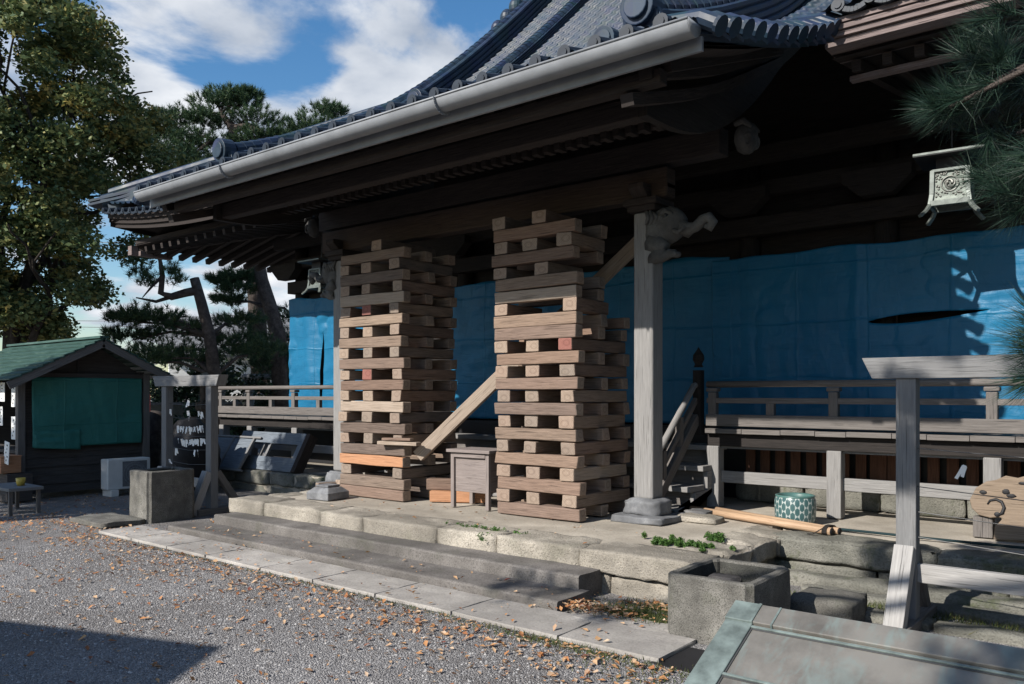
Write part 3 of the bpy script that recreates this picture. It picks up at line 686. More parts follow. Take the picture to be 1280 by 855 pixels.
# main eave, right of the portico: layered boards and rafters
MX0, MX1 = KX1+.02, 2.0
lay = [(8.40, 5.60, .05), (8.42, 5.542, .05), (8.45, 5.484, .05), (8.49, 5.42, .065)]
b = MB()
for k, (y, z, t) in enumerate(lay): b.box(((MX0+MX1)/2, y+.25, z), (MX1-MX0, .5, t))
HP(b, 'layered_eave_board', M['eave_board'])
b = MB(); b.box(((MX0+MX1)/2-.0, 9.02, 5.20), (MX1-MX0-.2, .10, .05)); HP(b, 'eave_strip', M['eave_board'])
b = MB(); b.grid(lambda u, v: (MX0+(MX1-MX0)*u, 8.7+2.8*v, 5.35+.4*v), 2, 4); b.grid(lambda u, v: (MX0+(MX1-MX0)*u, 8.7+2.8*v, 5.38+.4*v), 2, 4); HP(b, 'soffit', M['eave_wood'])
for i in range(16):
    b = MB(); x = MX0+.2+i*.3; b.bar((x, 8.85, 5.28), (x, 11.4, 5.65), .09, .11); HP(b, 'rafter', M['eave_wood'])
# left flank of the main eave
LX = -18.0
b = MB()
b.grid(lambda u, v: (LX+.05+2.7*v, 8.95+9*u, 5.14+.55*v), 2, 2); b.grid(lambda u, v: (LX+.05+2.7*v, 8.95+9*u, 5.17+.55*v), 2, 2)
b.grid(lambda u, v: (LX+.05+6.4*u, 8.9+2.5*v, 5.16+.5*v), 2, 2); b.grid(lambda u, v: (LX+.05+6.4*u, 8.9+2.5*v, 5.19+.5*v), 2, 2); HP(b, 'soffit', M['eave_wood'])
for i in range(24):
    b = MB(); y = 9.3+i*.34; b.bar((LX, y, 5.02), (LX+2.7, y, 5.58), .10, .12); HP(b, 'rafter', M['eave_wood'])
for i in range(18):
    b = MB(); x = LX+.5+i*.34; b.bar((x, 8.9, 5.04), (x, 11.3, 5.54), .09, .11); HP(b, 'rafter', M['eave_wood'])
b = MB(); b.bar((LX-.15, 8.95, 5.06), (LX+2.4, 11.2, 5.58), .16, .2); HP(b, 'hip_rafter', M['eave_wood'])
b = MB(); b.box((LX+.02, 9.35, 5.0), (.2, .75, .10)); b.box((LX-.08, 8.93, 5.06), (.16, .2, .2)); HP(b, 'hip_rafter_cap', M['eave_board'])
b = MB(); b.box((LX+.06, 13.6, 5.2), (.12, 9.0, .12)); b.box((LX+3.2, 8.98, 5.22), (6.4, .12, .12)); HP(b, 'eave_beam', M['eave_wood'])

# veranda, railings and stairs
FZ, VY = 1.43, 9.95
def veranda(x0, x1, posts):
    b = MB(); x = x0
    while x < x1-.02:
        wd = min(random.choice((.36, .42, .5)), x1-x); b.box((x+wd/2, (VY-.06+11.3)/2, FZ-.03+random.uniform(-.004, .004)), (wd-.006, 11.3-VY+.06, .06)); x += wd
    HP(b, 'veranda_floor', M['rail_wood'], bevel=.004)
    b = MB(); b.box(((x0+x1)/2, VY+.10, FZ-.15), (x1-x0, .14, .16)); HP(b, 'veranda_beam', M['dark_wood'], bevel=.006)
    b = MB(); b.box(((x0+x1)/2, VY+.14, FZ-.245), (x1-x0, .12, .03)); HP(b, 'veranda_trim', M['grey_wood'])
    for X in posts:
        b = MB(); b.box((X, VY+.09, (PZ+FZ-.23)/2), (.17, .17, FZ-.23-PZ)); HP(b, 'veranda_post', M['post_wood'], bevel=.012)
    ps = sorted(posts)
    b = MB(); b.box(((x0+x1)/2, VY+.12, .80), (x1-x0, .06, .15)); HP(b, 'tie_rail', M['post_wood'], bevel=.006)
    rl = bpy.data.objects.new('veranda_railing', None); COL.objects.link(rl); rl.parent = hall
    for nm, z, hh, wd, y in (('bottom_rail', 1.535, .15, .10, VY+.02), ('middle_rail', 1.79, .07, .06, VY+.02)):
        b = MB(); b.box(((x0+x1)/2, y, z), (x1-x0, wd, hh)); b.build(nm, M['rail_wood'], rl, bevel=.008).location = -Vector(hall.location)
    b = MB(); b.tube([(x0, VY+.02, 2.0), (x1, VY+.02, 2.0)], .042, 12); b.build('top_rail', M['rail_wood'], rl, smooth=True).location = -Vector(hall.location)
    for X in posts:
        b = MB(); b.box((X, VY+.03, (1.46+1.9)/2), (.11, .10, 1.9-1.46)); b.box((X, VY+.03, 1.93), (.15, .13, .05)); b.build('railing_post', M['rail_wood'], rl, bevel=.012).location = -Vector(hall.location)
    for a, c in zip(ps[:-1], ps[1:]):
        b = MB(); b.box(((a+c)/2, VY+.03, 1.68), (.10, .07, .16)); b.build('railing_strut', M['rail_wood'], rl).location = -Vector(hall.location)
veranda(-4.78, 2.0, (-4.7, -3.16, -1.52, .12, 1.76)); veranda(-16.35, -10.45, (-10.54, -12.1, -13.65, -15.2, -16.26))
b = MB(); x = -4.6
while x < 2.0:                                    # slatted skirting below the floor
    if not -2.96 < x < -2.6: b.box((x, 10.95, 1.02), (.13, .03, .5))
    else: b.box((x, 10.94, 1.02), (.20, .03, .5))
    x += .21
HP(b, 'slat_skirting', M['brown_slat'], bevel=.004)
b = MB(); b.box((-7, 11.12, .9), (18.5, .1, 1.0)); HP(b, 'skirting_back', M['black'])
b = MB()
for i in range(8): rough_block(b, (-4.3+i*.95, 10.93, .58), (.93, .22, .36), 600+i, .015, 5, .03)
HP(b, 'plinth_stones', M['foundation'], smooth=True)
stair = bpy.data.objects.new('stair', None); COL.objects.link(stair); stair.parent = hall
def SP(b, nm, mat, **k): o = b.build(nm, mat, stair, **k); o.location = -Vector(hall.location); return o
TY = [(10.06, 1.20), (9.73, .95), (9.38, .71), (9.06, .47)]
for i, (y, z) in enumerate(TY):
    b = MB(); b.box((-7.58, y+.17, z-.035), (5.74, .40, .07)); SP(b, 'tread', M['post_wood'], bevel=.008)
    b = MB(); b.box((-7.58, y+.14, z-.17), (5.66, .05, .2)); SP(b, 'riser', M['rail_wood'])
for X in (-4.74, -10.42):
    b = MB(); pl_ = [(8.98, PZ+.002)]
    for (y, z), (y2, z2) in zip(TY[::-1], TY[::-1][1:]+[(10.3, 1.45)]): pl_ += [(y+.09, z-.075), (y2+.09, z-.075)]
    pl_[-1] = (10.2, TY[0][1]-.075); pl_ += [(10.2, .70), (9.45, PZ+.002)]
    b.prism(pl_, (X, 0, 0), (0,1,0), (0,0,1), .07); SP(b, 'stringer', M['post_wood'], bevel=.004)
for X in (-4.95, -10.2):
    a = Vector((X, 8.95, .62)); c = Vector((X, 9.98, 1.56))
    b = MB(); b.bar(a, c, .10, .14); SP(b, 'stair_bottom_rail', M['rail_wood'], bevel=.01)
    b = MB(); b.bar(a+Vector((0,0,.26)), c+Vector((0,0,.24)), .06, .07); SP(b, 'stair_middle_rail', M['rail_wood'], bevel=.008)
    b = MB(); b.tube([a+Vector((0,-.1,.44)), a+Vector((0,.5,.95)), c+Vector((0,-.06,.42)), c+Vector((0,.1,.45))], .042, 10); SP(b, 'stair_handrail', M['post_wood'], smooth=True)
    for t in (.12, .55):
        q = a.lerp(c, t); b = MB(); b.box(q+Vector((0,0,.22)), (.08, .08, .44)); SP(b, 'stair_baluster', M['rail_wood'])
    b = MB(); b.box((X+.02, 10.02, 1.76), (.11, .11, .86)); b.lathe([(.0, .0), (.065, 0), (.045, .04), (.075, .1), (.07, .16), (.03, .22), (.0, .27)], (X+.02, 10.02, 2.23), 14); SP(b, 'newel_post', M['dark_wood'])

# ------------------------------------------------------------------ blue sheets on the hall front
def tarp(x0, x1, y, z0, z1, label, seed, nu=120, nv=60, amp=.05, slack=None, hgap=None, vgap=None):
    "a hanging sheet; hgap / vgap give the centre and half width of a horizontal / vertical tear"
    b = MB()
    if hgap: nv += nv % 2 == 0
    if vgap: nu += nu % 2 == 0
    def fn(u, v):
        x = x0+(x1-x0)*u; z = z0+(z1-z0)*v
        if hgap:
            c, h = hgap(x); j = round(v*nv); m = nv//2
            z = z0+(c-h-z0)*j/m if j <= m else c+h+(z1-c-h)*(j-m-1)/(nv-m-1)
        if vgap:
            c, h = vgap(z); i = round(u*nu); m = nu//2
            x = x0+(c-h-x0)*i/m if i <= m else c+h+(x1-c-h)*(i-m-1)/(nu-m-1)
        d = mnoise.noise(Vector((x*1.1, z*.8, seed)))*amp+mnoise.noise(Vector((x*3.5+z*.8, z*.9, seed+5)))*amp*.45+mnoise.noise(Vector((x*1.2, z*5.5-x*1.3, seed+9)))*amp*.25
        d += slack((x-x0)/(x1-x0), v) if slack else 0
        zz = z+(.06*mnoise.noise(Vector((x*1.3, 0, seed))) if v > .985 else 0)
        return (x+(mnoise.noise(Vector((z*1.4, seed, 2)))*.05 if u in (0, 1) else 0), y-abs(d)-d*.4, zz)
    def hole(u, v):
        if hgap and int(v*nv) == nv//2: return hgap(x0+(x1-x0)*u)[1] > .002
        if vgap and int(u*nu) == nu//2: return vgap(z0+(z1-z0)*v)[1] > .002
        return False
    b.grid(fn, nu, nv, hole=hole); o = b.build('blue_tarp', M['blue_tarp'], smooth=True)
    o.modifiers.new('thickness', 'SOLIDIFY').thickness = .003
    return tag(o, label, 'tarpaulin')
SA, SB = at(1086, 403, 11.15), at(1240, 387, 11.15)
def tear(x):
    t = (x-SA.x)/(SB.x-SA.x)
    if not 0 < t < 1: return SA.z+(SB.z-SA.z)*min(1, max(0, t)), 0
    return SA.z+(SB.z-SA.z)*t, .062*math.sin(math.pi*t**.75)*(1-.25*t)
tarp(-5.25, 1.2, 11.13, 1.43, 3.80, 'large blue plastic sheet with a torn slit hung behind the right veranda railing', 2.3, 240, 81, .06, lambda u, v: -.05*math.exp(-((u-.315)/.012)**2)-.05*math.exp(-((u-.085)/.02)**2)-.04*math.exp(-((u-.62)/.01)**2), hgap=tear)
tarp(-10.5, -5.0, 11.17, 1.43, 3.88, 'blue plastic sheet hung across the doorway between the two timber stacks', 5.1, 120, 60, .05)
def slack(u, v): return -.20*math.exp(-((u-.30)/.12)**2)*(1-v)**.7-.16*math.exp(-((u-.72)/.18)**2)*(1-v)**.7+.04*math.sin(11*u+2*v)*(1-v)
tarp(-15.3, -12.8, 11.05, 1.45, 3.93, 'blue plastic sheet parted by a dark gap at the far left of the hall', 8.4, 121, 70, .09, slack, vgap=lambda z: (-14.2+.06*(z-1.4), .055*math.sin(math.pi*min(1, max(0, (z-1.45)/1.75)))))

# ------------------------------------------------------------------ cribs of stacked timbers
T = .152
ORD = 'zero first second third fourth fifth sixth seventh eighth ninth tenth eleventh twelfth thirteenth fourteenth fifteenth sixteenth seventeenth eighteenth nineteenth twentieth twenty-first twenty-second twenty-third twenty-fourth twenty-fifth'.split()
def timber_mesh(ln, seed, mat, mend):
    mb = MB(); n = 6
    vs = []; q = .148/2
    for i in range(n+1):
        x = (i/n-.5)*ln
        for a, c in ((-1,-1),(1,-1),(1,1),(-1,1)):
            j = mnoise.noise_vector(Vector((x*2.2+seed*7, a*3, c*3+seed)))*.008
            vs.append((x+(mnoise.noise(Vector((seed*5, a, c)))*.02 if i in (0, n) else 0), a*q+j.y, c*q*(.99)+j.z))
    fs = []; uvs = []; ms = []
    for i in range(n):
        for k in range(4):
            k2 = (k+1) % 4; fs.append((i*4+k, i*4+k2, (i+1)*4+k2, (i+1)*4+k)); x0, x1 = vs[i*4][0]+seed, vs[(i+1)*4][0]+seed
            uvs.append([(x0, k*.15+seed), (x0, k*.15+.15+seed), (x1, k*.15+.15+seed), (x1, k*.15+seed)]); ms.append(0)
    fs += [(0,1,2,3), (n*4+3, n*4+2, n*4+1, n*4)]; uvs += [[(0,0)]*4]*2; ms += [1, 1]
    mb.add(vs, fs, uvs, ms); o = mb.build('timber', [mat, mend], bevel=.011, seg=2); return o
protos = {}
for k in range(7): protos[('n', k)] = timber_mesh(1.27, k*1.37+.2, M['timber'], M['timber_end'])
protos[('o', 0)] = timber_mesh(1.27, 21.1, M['timber_orange'], M['timber_end']); protos[('r', 0)] = timber_mesh(1.27, 23.7, M['timber'], M['red_end']); protos[('p', 0)] = timber_mesh(1.27, 26.7, M['timber_pale'], M['timber_end'])
used = set()
def place(kind, loc, rz, label, group, lscale=1, tilt=0, wide=1):
    k = (kind, random.randrange(7) if kind == 'n' else 0); src = protos[k]
    if k in used: o = src.copy(); COL.objects.link(o)
    else: o = src; used.add(k)
    o.location = loc; o.rotation_euler = (random.choice((0, 2))*math.pi/2+random.uniform(-.025, .025), tilt+random.uniform(-.008, .008), rz+random.choice((0, math.pi))); o.scale = (lscale, wide, random.uniform(.93, 1.03))
    return tag(o, label, 'timber', group)
WORD = {'o': 'orange-brown', 'r': 'red-ended', 'p': 'pale', 'n': 'weathered'}
def crib(cx, cy, name, lay, special, wx, wy, lean=0):
    for i, ch in enumerate(lay, 1):
        z = PZ+T*(i-.5)+.004; o = ORD[i]; sh = lean*(i/24); up = name == 'right' and i >= 17
        if ch == 'X': rows = (('front', -wy/2+.075), ('middle', .0), ('rear', wy/2-.075))
        if ch == 'X' and up: rows = (('front', -wy/2+.075), ('rear', -wy/2+.58))
        if ch == 'L': rows = (('left', -wx/2+.09), ('right', wx/2-.11))
        if ch == 'M': rows = (('left', -wx/2+.09), ('middle', .10))
        if ch == '1': rows = (('only', .13),)
        if ch == 'Y': rows = (('left', -wx/2+.11), ('middle', -.06), ('right', wx/2-.14))
        for nm, off in rows:
            kd = special.get((i, nm), 'n'); j1, j2 = random.uniform(-.03, .03), random.uniform(-.025, .025)
            lab = f"{WORD[kd]} square timber, {nm} beam of the {o} layer up in the {name} stack"
            if ch == 'X': place(kd, (cx+sh+j1, cy+off+(j2*.5), z), random.uniform(-.018, .018), lab, 'crib timbers of the '+name+' stack', wx/1.27)
            else: place(kd, (cx+sh+off+j2*.8, cy+j1-(.22 if up else 0), z), math.pi/2+random.uniform(-.025, .025), lab, 'crib timbers of the '+name+' stack', (wy-.44 if up else wy)/1.27, wide=random.uniform(1.24, 1.48))
crib(-5.92, 8.36, 'right', 'XYXYXYXYXYXYXYXXLXXMXYXM', {(14, 'right'): 'r', (18, 'front'): 'p', (12, 'left'): 'p', (4, 'right'): 'p'}, 1.23, 1.16, -.07)
crib(-8.87, 8.31, 'left', 'XXLXXYXYXYXYXYXYXYXYXYX1', {(4, 'front'): 'o', (18, 'middle'): 'r', (19, 'front'): 'p', (16, 'middle'): 'p', (12, 'left'): 'p', (12, 'middle'): 'r', (9, 'front'): 'p', (6, 'middle'): 'p'}, 1.34, 1.08, -.03)
# brace and loose timbers
b = MB(); b.bar((-8.12, 7.98, 1.02), (-5.2, 9.22, 3.95), .12, .17, 0, 1); tag(b.build('brace_timber', [M['timber_pale'], M['timber_end']], bevel=.008), 'long pale timber leaning diagonally from the left stack up behind the right stack', 'timber')
def loose(name, p0, p1, w_, h_, mat, lab): 
    b = MB(); b.bar(p0, p1, w_, h_, 0, 1); return tag(b.build(name, [mat, M['timber_end']], bevel=.008), lab, 'timber')
loose('timber', (-7.95, 8.05, PZ+.08), (-7.25, 8.45, PZ+.08), .15, .15, M['timber_orange'], 'short reddish timber offcut on the platform beside the left stack')
loose('timber', (-8.05, 8.1, PZ+.235), (-7.05, 8.55, PZ+.235), .16, .15, M['timber'], 'grey timber laid on a reddish offcut between stack and wooden stand')
loose('timber', (-10.05, 7.75, PZ+.07), (-9.75, 8.6, PZ+.07), .15, .13, M['timber'], 'weathered timber lying on the platform behind the grey stone cap')
loose('plank', (-9.72, 7.95, PZ+.05), (-9.9, 8.9, PZ+.05), .16, .09, M['timber_pale'], 'pale plank lying at the foot of the left stack')
loose('plank', (-9.85, 7.98, PZ+.14), (-9.7, 8.8, PZ+.14), .14, .07, M['timber_pale'], 'short pale plank resting across another plank by the left stack')
loose('plank', (-8.6, 7.70, 1.20), (-7.93, 7.80, 1.20), .12, .05, M['timber_pale'], 'thin broken plank poking out of the left stack near its base')
loose('plank', (-8.5, 7.68, 1.255), (-8.02, 7.76, 1.26), .09, .035, M['timber'], 'small split board lying on the broken plank of the left stack')

# ------------------------------------------------------------------ things standing on the platform
def stand():
    p = at(600, 625, 8.05); t = thing('wooden_stand', 'small grey wooden box stand on four legs between the timber stacks', 'stand', (p.x, 8.05, PZ), R(2))
    w_, d_, h_ = .62, .42, .76
    b = MB(); b.box((0, 0, h_-.02), (w_+.10, d_+.1, .04)); b.build('top', M['stand_wood'], t, bevel=.005)
    b = MB(); b.box((0, 0, h_-.30), (w_-.05, d_-.05, .5)); b.build('box', M['stand_wood'], t, bevel=.006)
    for sx in (-1, 1):
        for sy in (-1, 1):
            b = MB(); b.box((sx*(w_/2-.02), sy*(d_/2-.02), (h_-.04)/2), (.055, .055, h_-.045)); b.build('leg', M['stand_wood'], t, bevel=.005)
    b = MB(); b.box((0, -d_/2+.0, h_-.075), (w_-.1, .03, .05)); b.build('front_rail', M['stand_wood'], t)
stand()
p = at(416, 617, 7.42)
b = MB(); b.box((0, 0, .05), (.42, .42, .10)); b.box((0, 0, .135), (.42, .42, .07), taper=.62); b.box((0, 0, .185), (.24, .24, .03))
o = b.build('capstone', M['slate'], bevel=.012); o.location = (-9.3, 7.36, PZ); o.rotation_euler = (0, 0, .12); tag(o, 'blue-grey stepped stone cap on the platform in front of the left stack', 'stone')
b = MB(); rough_block(b, (-4.42, 8.95, PZ+.05), (.3, .22, .12), 701, .02, 5, .03); tag(b.build('stone', M['rock'], smooth=True), 'small grey stone at the foot of the stairs by the portico post', 'stone')
b = MB(); rough_block(b, (-4.35, 8.78, PZ+.03), (.6, .3, .08), 702, .02, 5, .03); tag(b.build('stone_slab', M['kerb'], smooth=True), 'flat stone slab under the stair foot beside the portico post', 'stone')

def pot():
    p = at(994, 648, 9.35); r = .225
    g = NG('patterned_green_glaze', .3, .5); uv = g.coord('UV', (28, 1, 1)); s_ = g.n('ShaderNodeSeparateXYZ'); g.l(uv, s_.inputs[0])
    # hexagon net: three plane waves on a triangular lattice
    U = g.math('MULTIPLY', s_.outputs[0], 2*math.pi); V = g.math('MULTIPLY', s_.outputs[1], 2*math.pi/.10)
    hs_ = g.math('ADD', g.math('COSINE', U), g.math('ADD', g.math('COSINE', g.math('ADD', g.math('MULTIPLY', U, .5), V)), g.math('COSINE', g.math('SUBTRACT', g.math('MULTIPLY', U, .5), V))))
    ln = g.ramp(g.math('MULTIPLY', g.math('ADD', hs_, 1.5), .25), [(.105, (1,1,1)), (.155, (0,0,0))]); n = g.noise(g.coord(), 9, 3)
    c = g.mix(ln, g.ramp(n, [(.3, (.035,.085,.088)), (.7, (.06,.12,.122))]), (.36,.40,.385)); g.col(c)
    t = thing('ceramic_pot', 'round green glazed ceramic pot with pale net pattern beside a veranda post', 'pot', (p.x, 9.35, PZ))
    b = MB(); b.lathe([(0, .02), (r*.86, .0), (r*.97, .03), (r*1.0, .10), (r*1.02, .2), (r*1.0, .27), (r*.95, .30)], (0,0,0), 40); b.build('body', g.mat, t, smooth=True)
    b = MB(); b.lathe([(r*.95, .30), (r*.98, .318), (r*.9, .325), (r*.82, .31), (r*.8, .2), (0, .19)], (0,0,0), 40); b.build('rim', plain('green_rim_glaze', (.06,.13,.12), .35, .5), t, smooth=True)
pot()
def pole(name, pts, r, lab):
    b = MB(); b.tube(pts, r, 12, 0, True, 1); o = b.build(name, [M['bamboo'], M['black']], smooth=True); return tag(o, lab, 'pole')
A = at(862, 626, 9.35); A.z = PZ+.045; B = at(1040, 659, 8.72); B.z = PZ+.045
pole('bamboo_pole', [A, A.lerp(B, .5)+Vector((0, -.02, .005)), B], .042, 'thick tan bamboo pole lying on the platform, nearer the edge')
off = Vector((.05, .085, 0)); pole('bamboo_pole', [A+Vector((.3, .13, 0)), B+off], .036, 'thinner bamboo pole lying behind the thick one on the platform')
b = MB(); q = A.lerp(B, .955)+Vector((.02, .04, .0))
for k in range(4): b.tube([q+Vector((.11*math.cos(a)*.2+k*.012, .11*math.cos(a), .055*math.sin(a))) for a in np.linspace(0, 2*math.pi, 14)], .007, 6)
b.tube([q+Vector((-.02, -.1, .03)), q+Vector((-.1, -.16, -.03)), q+Vector((-.16, -.15, -.035))], .006, 6)
tag(b.build('rope_tie', M['dark_wood']), 'dark rope binding the ends of the two bamboo poles', 'rope')
b = MB(); a0, a1 = at(1040, 652, 9.15), at(1300, 683, 9.15); a0.z = a1.z = PZ+.012; b.tube([a0, a0.lerp(a1, .5)+Vector((0, -.03, 0)), a1+Vector((.6, 0, 0))], .014, 8); tag(b.build('hose', plain('dark_green_hose', (.012,.028,.032), .75, .15)), 'thin dark hose running along the platform past the veranda posts', 'hose')

# carved board on the right platform
def cloud_board():
    c = at(1268, 640, 9.55); t = thing('carved_board', 'tan carved wooden board of scrolled cloud shape standing before a veranda post', 'carving', (c.x, 9.55, PZ)); t.scale = (1.06, 1.06, 1.06)
    H = .60; pts = []
    out = [(-.38,.36),(-.33,.48),(-.24,.55),(-.16,.57),(-.08,.615),(.02,.60),(.10,.63),(.2,.60),(.28,.55),(.40,.57),(.50,.50),(.54,.40),(.52,.30),(.42,.22),(.30,.22),(.33,.02),(-.17,.0),(-.16,.12),(-.10,.2),(-.12,.215),(-.2,.2),(-.30,.22),(-.36,.28)]
    b = MB(); b.prism(out, (0,0,0), (1,0,0), (0,.16,.987), .07); b.build('board', M['plaque'], t, bevel=.012)
    b = MB()
    def tr(x, z): return (x, -.036+.16*z-.002, z*.987)
    sp = [tr(x, z) for x, z in ((-.225,.335),(-.205,.372),(-.155,.388),(-.108,.368),(-.085,.315),(-.10,.262),(-.137,.235))]
    b.tube(sp, [.008, .011, .014, .016, .016, .017, .008], 8)
    b.ball(tr(-.142, .245), (.026, .008, .024), 8); b.build('carved_scroll', M['black'], t, smooth=True)
    for x, z, rx, rz in ((-.265, .445, .03, .02), (-.075, .465, .032, .026), (-.03, .43, .04, .02), (.06, .555, .035, .014), (.25, .45, .03, .028)): b = MB(); b.ball(tr(x, z), (rx, .005, rz), 10, amp=.3, sc=20); b.build('pierced_hole', M['black'], t, smooth=True)
    b = MB()
    sp = [tr(.33+(.05+.011*a)*math.cos(-a), .40+(.05+.011*a)*math.sin(-a)) for a in np.linspace(0, 5, 22)]; b.tube(sp, .012, 8)
    b.build('carved_scroll', M['black'], t, smooth=True)
    b = MB(); b.box((-.27, .1, .10), (.17, .12, .2)); b.build('prop_block', M['rail_wood'], t, bevel=.008)
cloud_board()

# ------------------------------------------------------------------ hanging lanterns
def lantern(loc, label, s=1.0, rz=0):
    t = thing('hanging_lantern', label, 'lantern', loc, rz)
    prof = [(.205, 0), (.18, .07), (.165, .14), (.155, .34), (.15, .42)]
    def pt(i, v): r, z = prof[i]; return r, z
    b = MB()                                            # roof plate
    b.box((0, 0, .60), (.66, .66, .028)); b.box((0, 0, .645), (.5, .5, .06), taper=.35); b.build('roof_plate', M['bronze'], t, bevel=.006)
    b = MB(); b.box((0, 0, .515), (.27, .27, .14)); b.box((0, 0, .582), (.655, .655, .006)); b.build('neck_shade', M['black'], t)  # black neck and plate underside: shade below the roof plate painted in
    for q in range(4):
        a = q*math.pi/2; rot = Matrix.Rotation(a, 4, 'Z').to_3x3()
        b = MB()
        def side(u, v, d=.0): 
            z = .12+.31*v; r = float(np.interp(z, [p[1] for p in prof], [p[0] for p in prof])); return rot @ Vector(((u-.5)*2*r, -r-d, z))
        b.grid(lambda u, v: side(u, v), 4, 6); b.build('panel', plain('lantern_panel', (.12,.14,.125), .5, .4, .3, .4, 22), t)
        b = MB(); rr = random.Random(5)
        for k in range(70):
            x, z = rr.uniform(-.13, .13), rr.uniform(.16, .42)
            if math.hypot(x, z-.295) < .082 or abs(x) > .135: continue
            r = float(np.interp(z, [p[1] for p in prof], [p[0] for p in prof])); b.ball(rot @ Vector((x, -r-.004, z)), (.011, .011, .011), 5)
        c = rot @ Vector((0, -.165, .295)); ux = rot @ Vector((1,0,0))
        b.tube([c+ux*(.078*math.cos(k))+Vector((0,0,.078*math.sin(k))) for k in np.linspace(0, 2*math.pi, 26)], .008, 6)
        for k3 in range(3):                              # three-comma swirl
            s0 = k3*2*math.pi/3; n_ = rot @ Vector((0, -.004, 0))
            b.tube([c+n_+ux*((.022+.012*tt)*math.cos(s0+tt))+Vector((0,0,(.022+.012*tt)*math.sin(s0+tt))) for tt in np.linspace(0, 3.0, 12)], [.021-.0016*i for i in range(12)], 8)
        b.build('relief', plain('lantern_relief', (.20,.205,.19), .42, .5, .35, .25, 30), t, smooth=True)
        b = MB()
        pr = [(.27, -.035), (.215, .03), (.185, .09), (.17, .2), (.165, .45)]
        for i in range(len(pr)-1):
            (r0, z0), (r1, z1) = pr[i], pr[i+1]; b.bar(rot @ Vector((-r0, -r0, z0)), rot @ Vector((-r1, -r1, z1)), .045, .03)
        b.build('corner_leg', M['bronze'], t, bevel=.004)
        b = MB(); b.bar(rot @ Vector((-.185, -.19, .10)), rot @ Vector((.185, -.19, .10)), .03, .055); b.build('lower_rail', M['bronze'], t, bevel=.004); b = MB(); b.bar(rot @ Vector((-.165, -.165, .445)), rot @ Vector((.165, -.165, .445)), .03, .03); b.build('upper_rail', M['bronze'], t, bevel=.004)
    b = MB(); b.tube([(0, 0, .67), (0, 0, 1.1)], .008, 6); b.build('chain', M['wire'], t)
    t.scale = (s, s, s)
p = at(1190, 268, 10.1); lantern((p.x, 10.1, p.z), 'grey-green metal lantern with swirl relief hanging above the right blue sheet', 1.04, R(4))
p = at(402, 366, 10.2); lantern((p.x, 10.2, p.z), 'small metal lantern hanging at the far left by the carved beast', 1.0, R(0))

# ------------------------------------------------------------------ frames for paper fortunes, basins
def frame(loc, wid, label, bl=.44, H=2.0):
    t = thing('fortune_rack', label, 'frame', loc)
    for sx in (-1, 1):
        x = sx*wid/2
        b = MB(); b.box((x, 0, H/2), (.15, .13, H)); b.build('post', M['grey_wood'], t, bevel=.008)
        b = MB(); b.bar((x, -bl, .02), (x, -.075, .66), .145, .12); b.build('brace', M['brace_wood_lit'], t, bevel=.006)
        b = MB(); b.bar((x, .52, .02), (x, .07, .66), .12, .10); b.build('brace', M['rail_wood'], t, bevel=.006)
        b = MB(); b.box((x, .30-bl*.5, .05), (.2, bl+.5, .1)); b.build('foot', M['rail_wood'], t, bevel=.008)
    hw = wid/2+.33
    b = MB(); b.prism([(-hw, .17), (hw, .17), (hw-.08, 0), (-hw+.08, 0)], (0, 0, H), (1,0,0), (0,0,1), .17); b.build('top_beam', M['grey_wood'], t, bevel=.006)
    b = MB(); b.box((0, 0, .46), (wid-.15, .07, .145)); b.build('low_rail', M['brace_wood_lit'], t, bevel=.006)
    return t
fr = frame((-1.62+.95-.05, 7.09, 0), 1.9, 'tall weathered wooden frame with strung wires at the right, before the veranda')
for i, z in enumerate((.92, 1.42, 1.12, .72)):
    b = MB(); b.tube([(-.95, -.02, z+.03), (0, -.02, z-.04 if i != 1 else z-.02), (.95, -.02, z+.02)], .004, 5); b.build('wire', M['wire'], fr)
LFY = 7.02
fl = frame((-12.40, LFY, 0), 1.36, 'weathered wooden frame hung with white paper slips behind the left basin', .34)
for z in (1.7, 1.48, 1.2, .98, .75):
    b = MB(); b.tube([(-.68, 0, z+.02), (0, 0, z-.015), (.68, 0, z+.02)], .004, 5); b.build('wire', M['wire'], fl)
slip_lab = 'small white paper fortune slip tied to a wire of the left wooden frame'
pm = []
for k in range(4):
    b = MB(); r = random.Random(k)
    def sl_(x, ln, tw, w2=.022):
        pts = [(x, .0, .012), (x+tw*.3, -.008, -ln*.4), (x+tw, -.004, -ln)]
        for i in range(2):
            (x0, y0, z0), (x1, y1, z1) = pts[i], pts[i+1]; b.add([(x0-w2, y0, z0), (x0+w2, y0, z0), (x1+w2, y1, z1), (x1-w2, y1, z1)], [(0,1,2,3)], [[(0,0)]*4])
    sl_(-.012, r.uniform(.08, .15), r.uniform(-.06, .0)); sl_(.014, r.uniform(.07, .14), r.uniform(.0, .07)); b.box((0, -.004, .006), (.05, .02, .03))
    o = b.build('paper_slip', M['paper']); o.modifiers.new('thickness', 'SOLIDIFY').thickness = .002; pm.append(o)
crop = [(370,240),(368,290),(375,305),(420,292),(437,296),(285,282),(322,362),(335,366),(362,368),(374,366),(386,370),(402,368),(414,364),(428,362),(442,360),(325,424),(338,426),(352,432),(364,430),(378,432),(404,428),(418,428),(432,424),(444,426),(310,472),(402,480),(416,480),(278,524),(348,366),(392,428)]
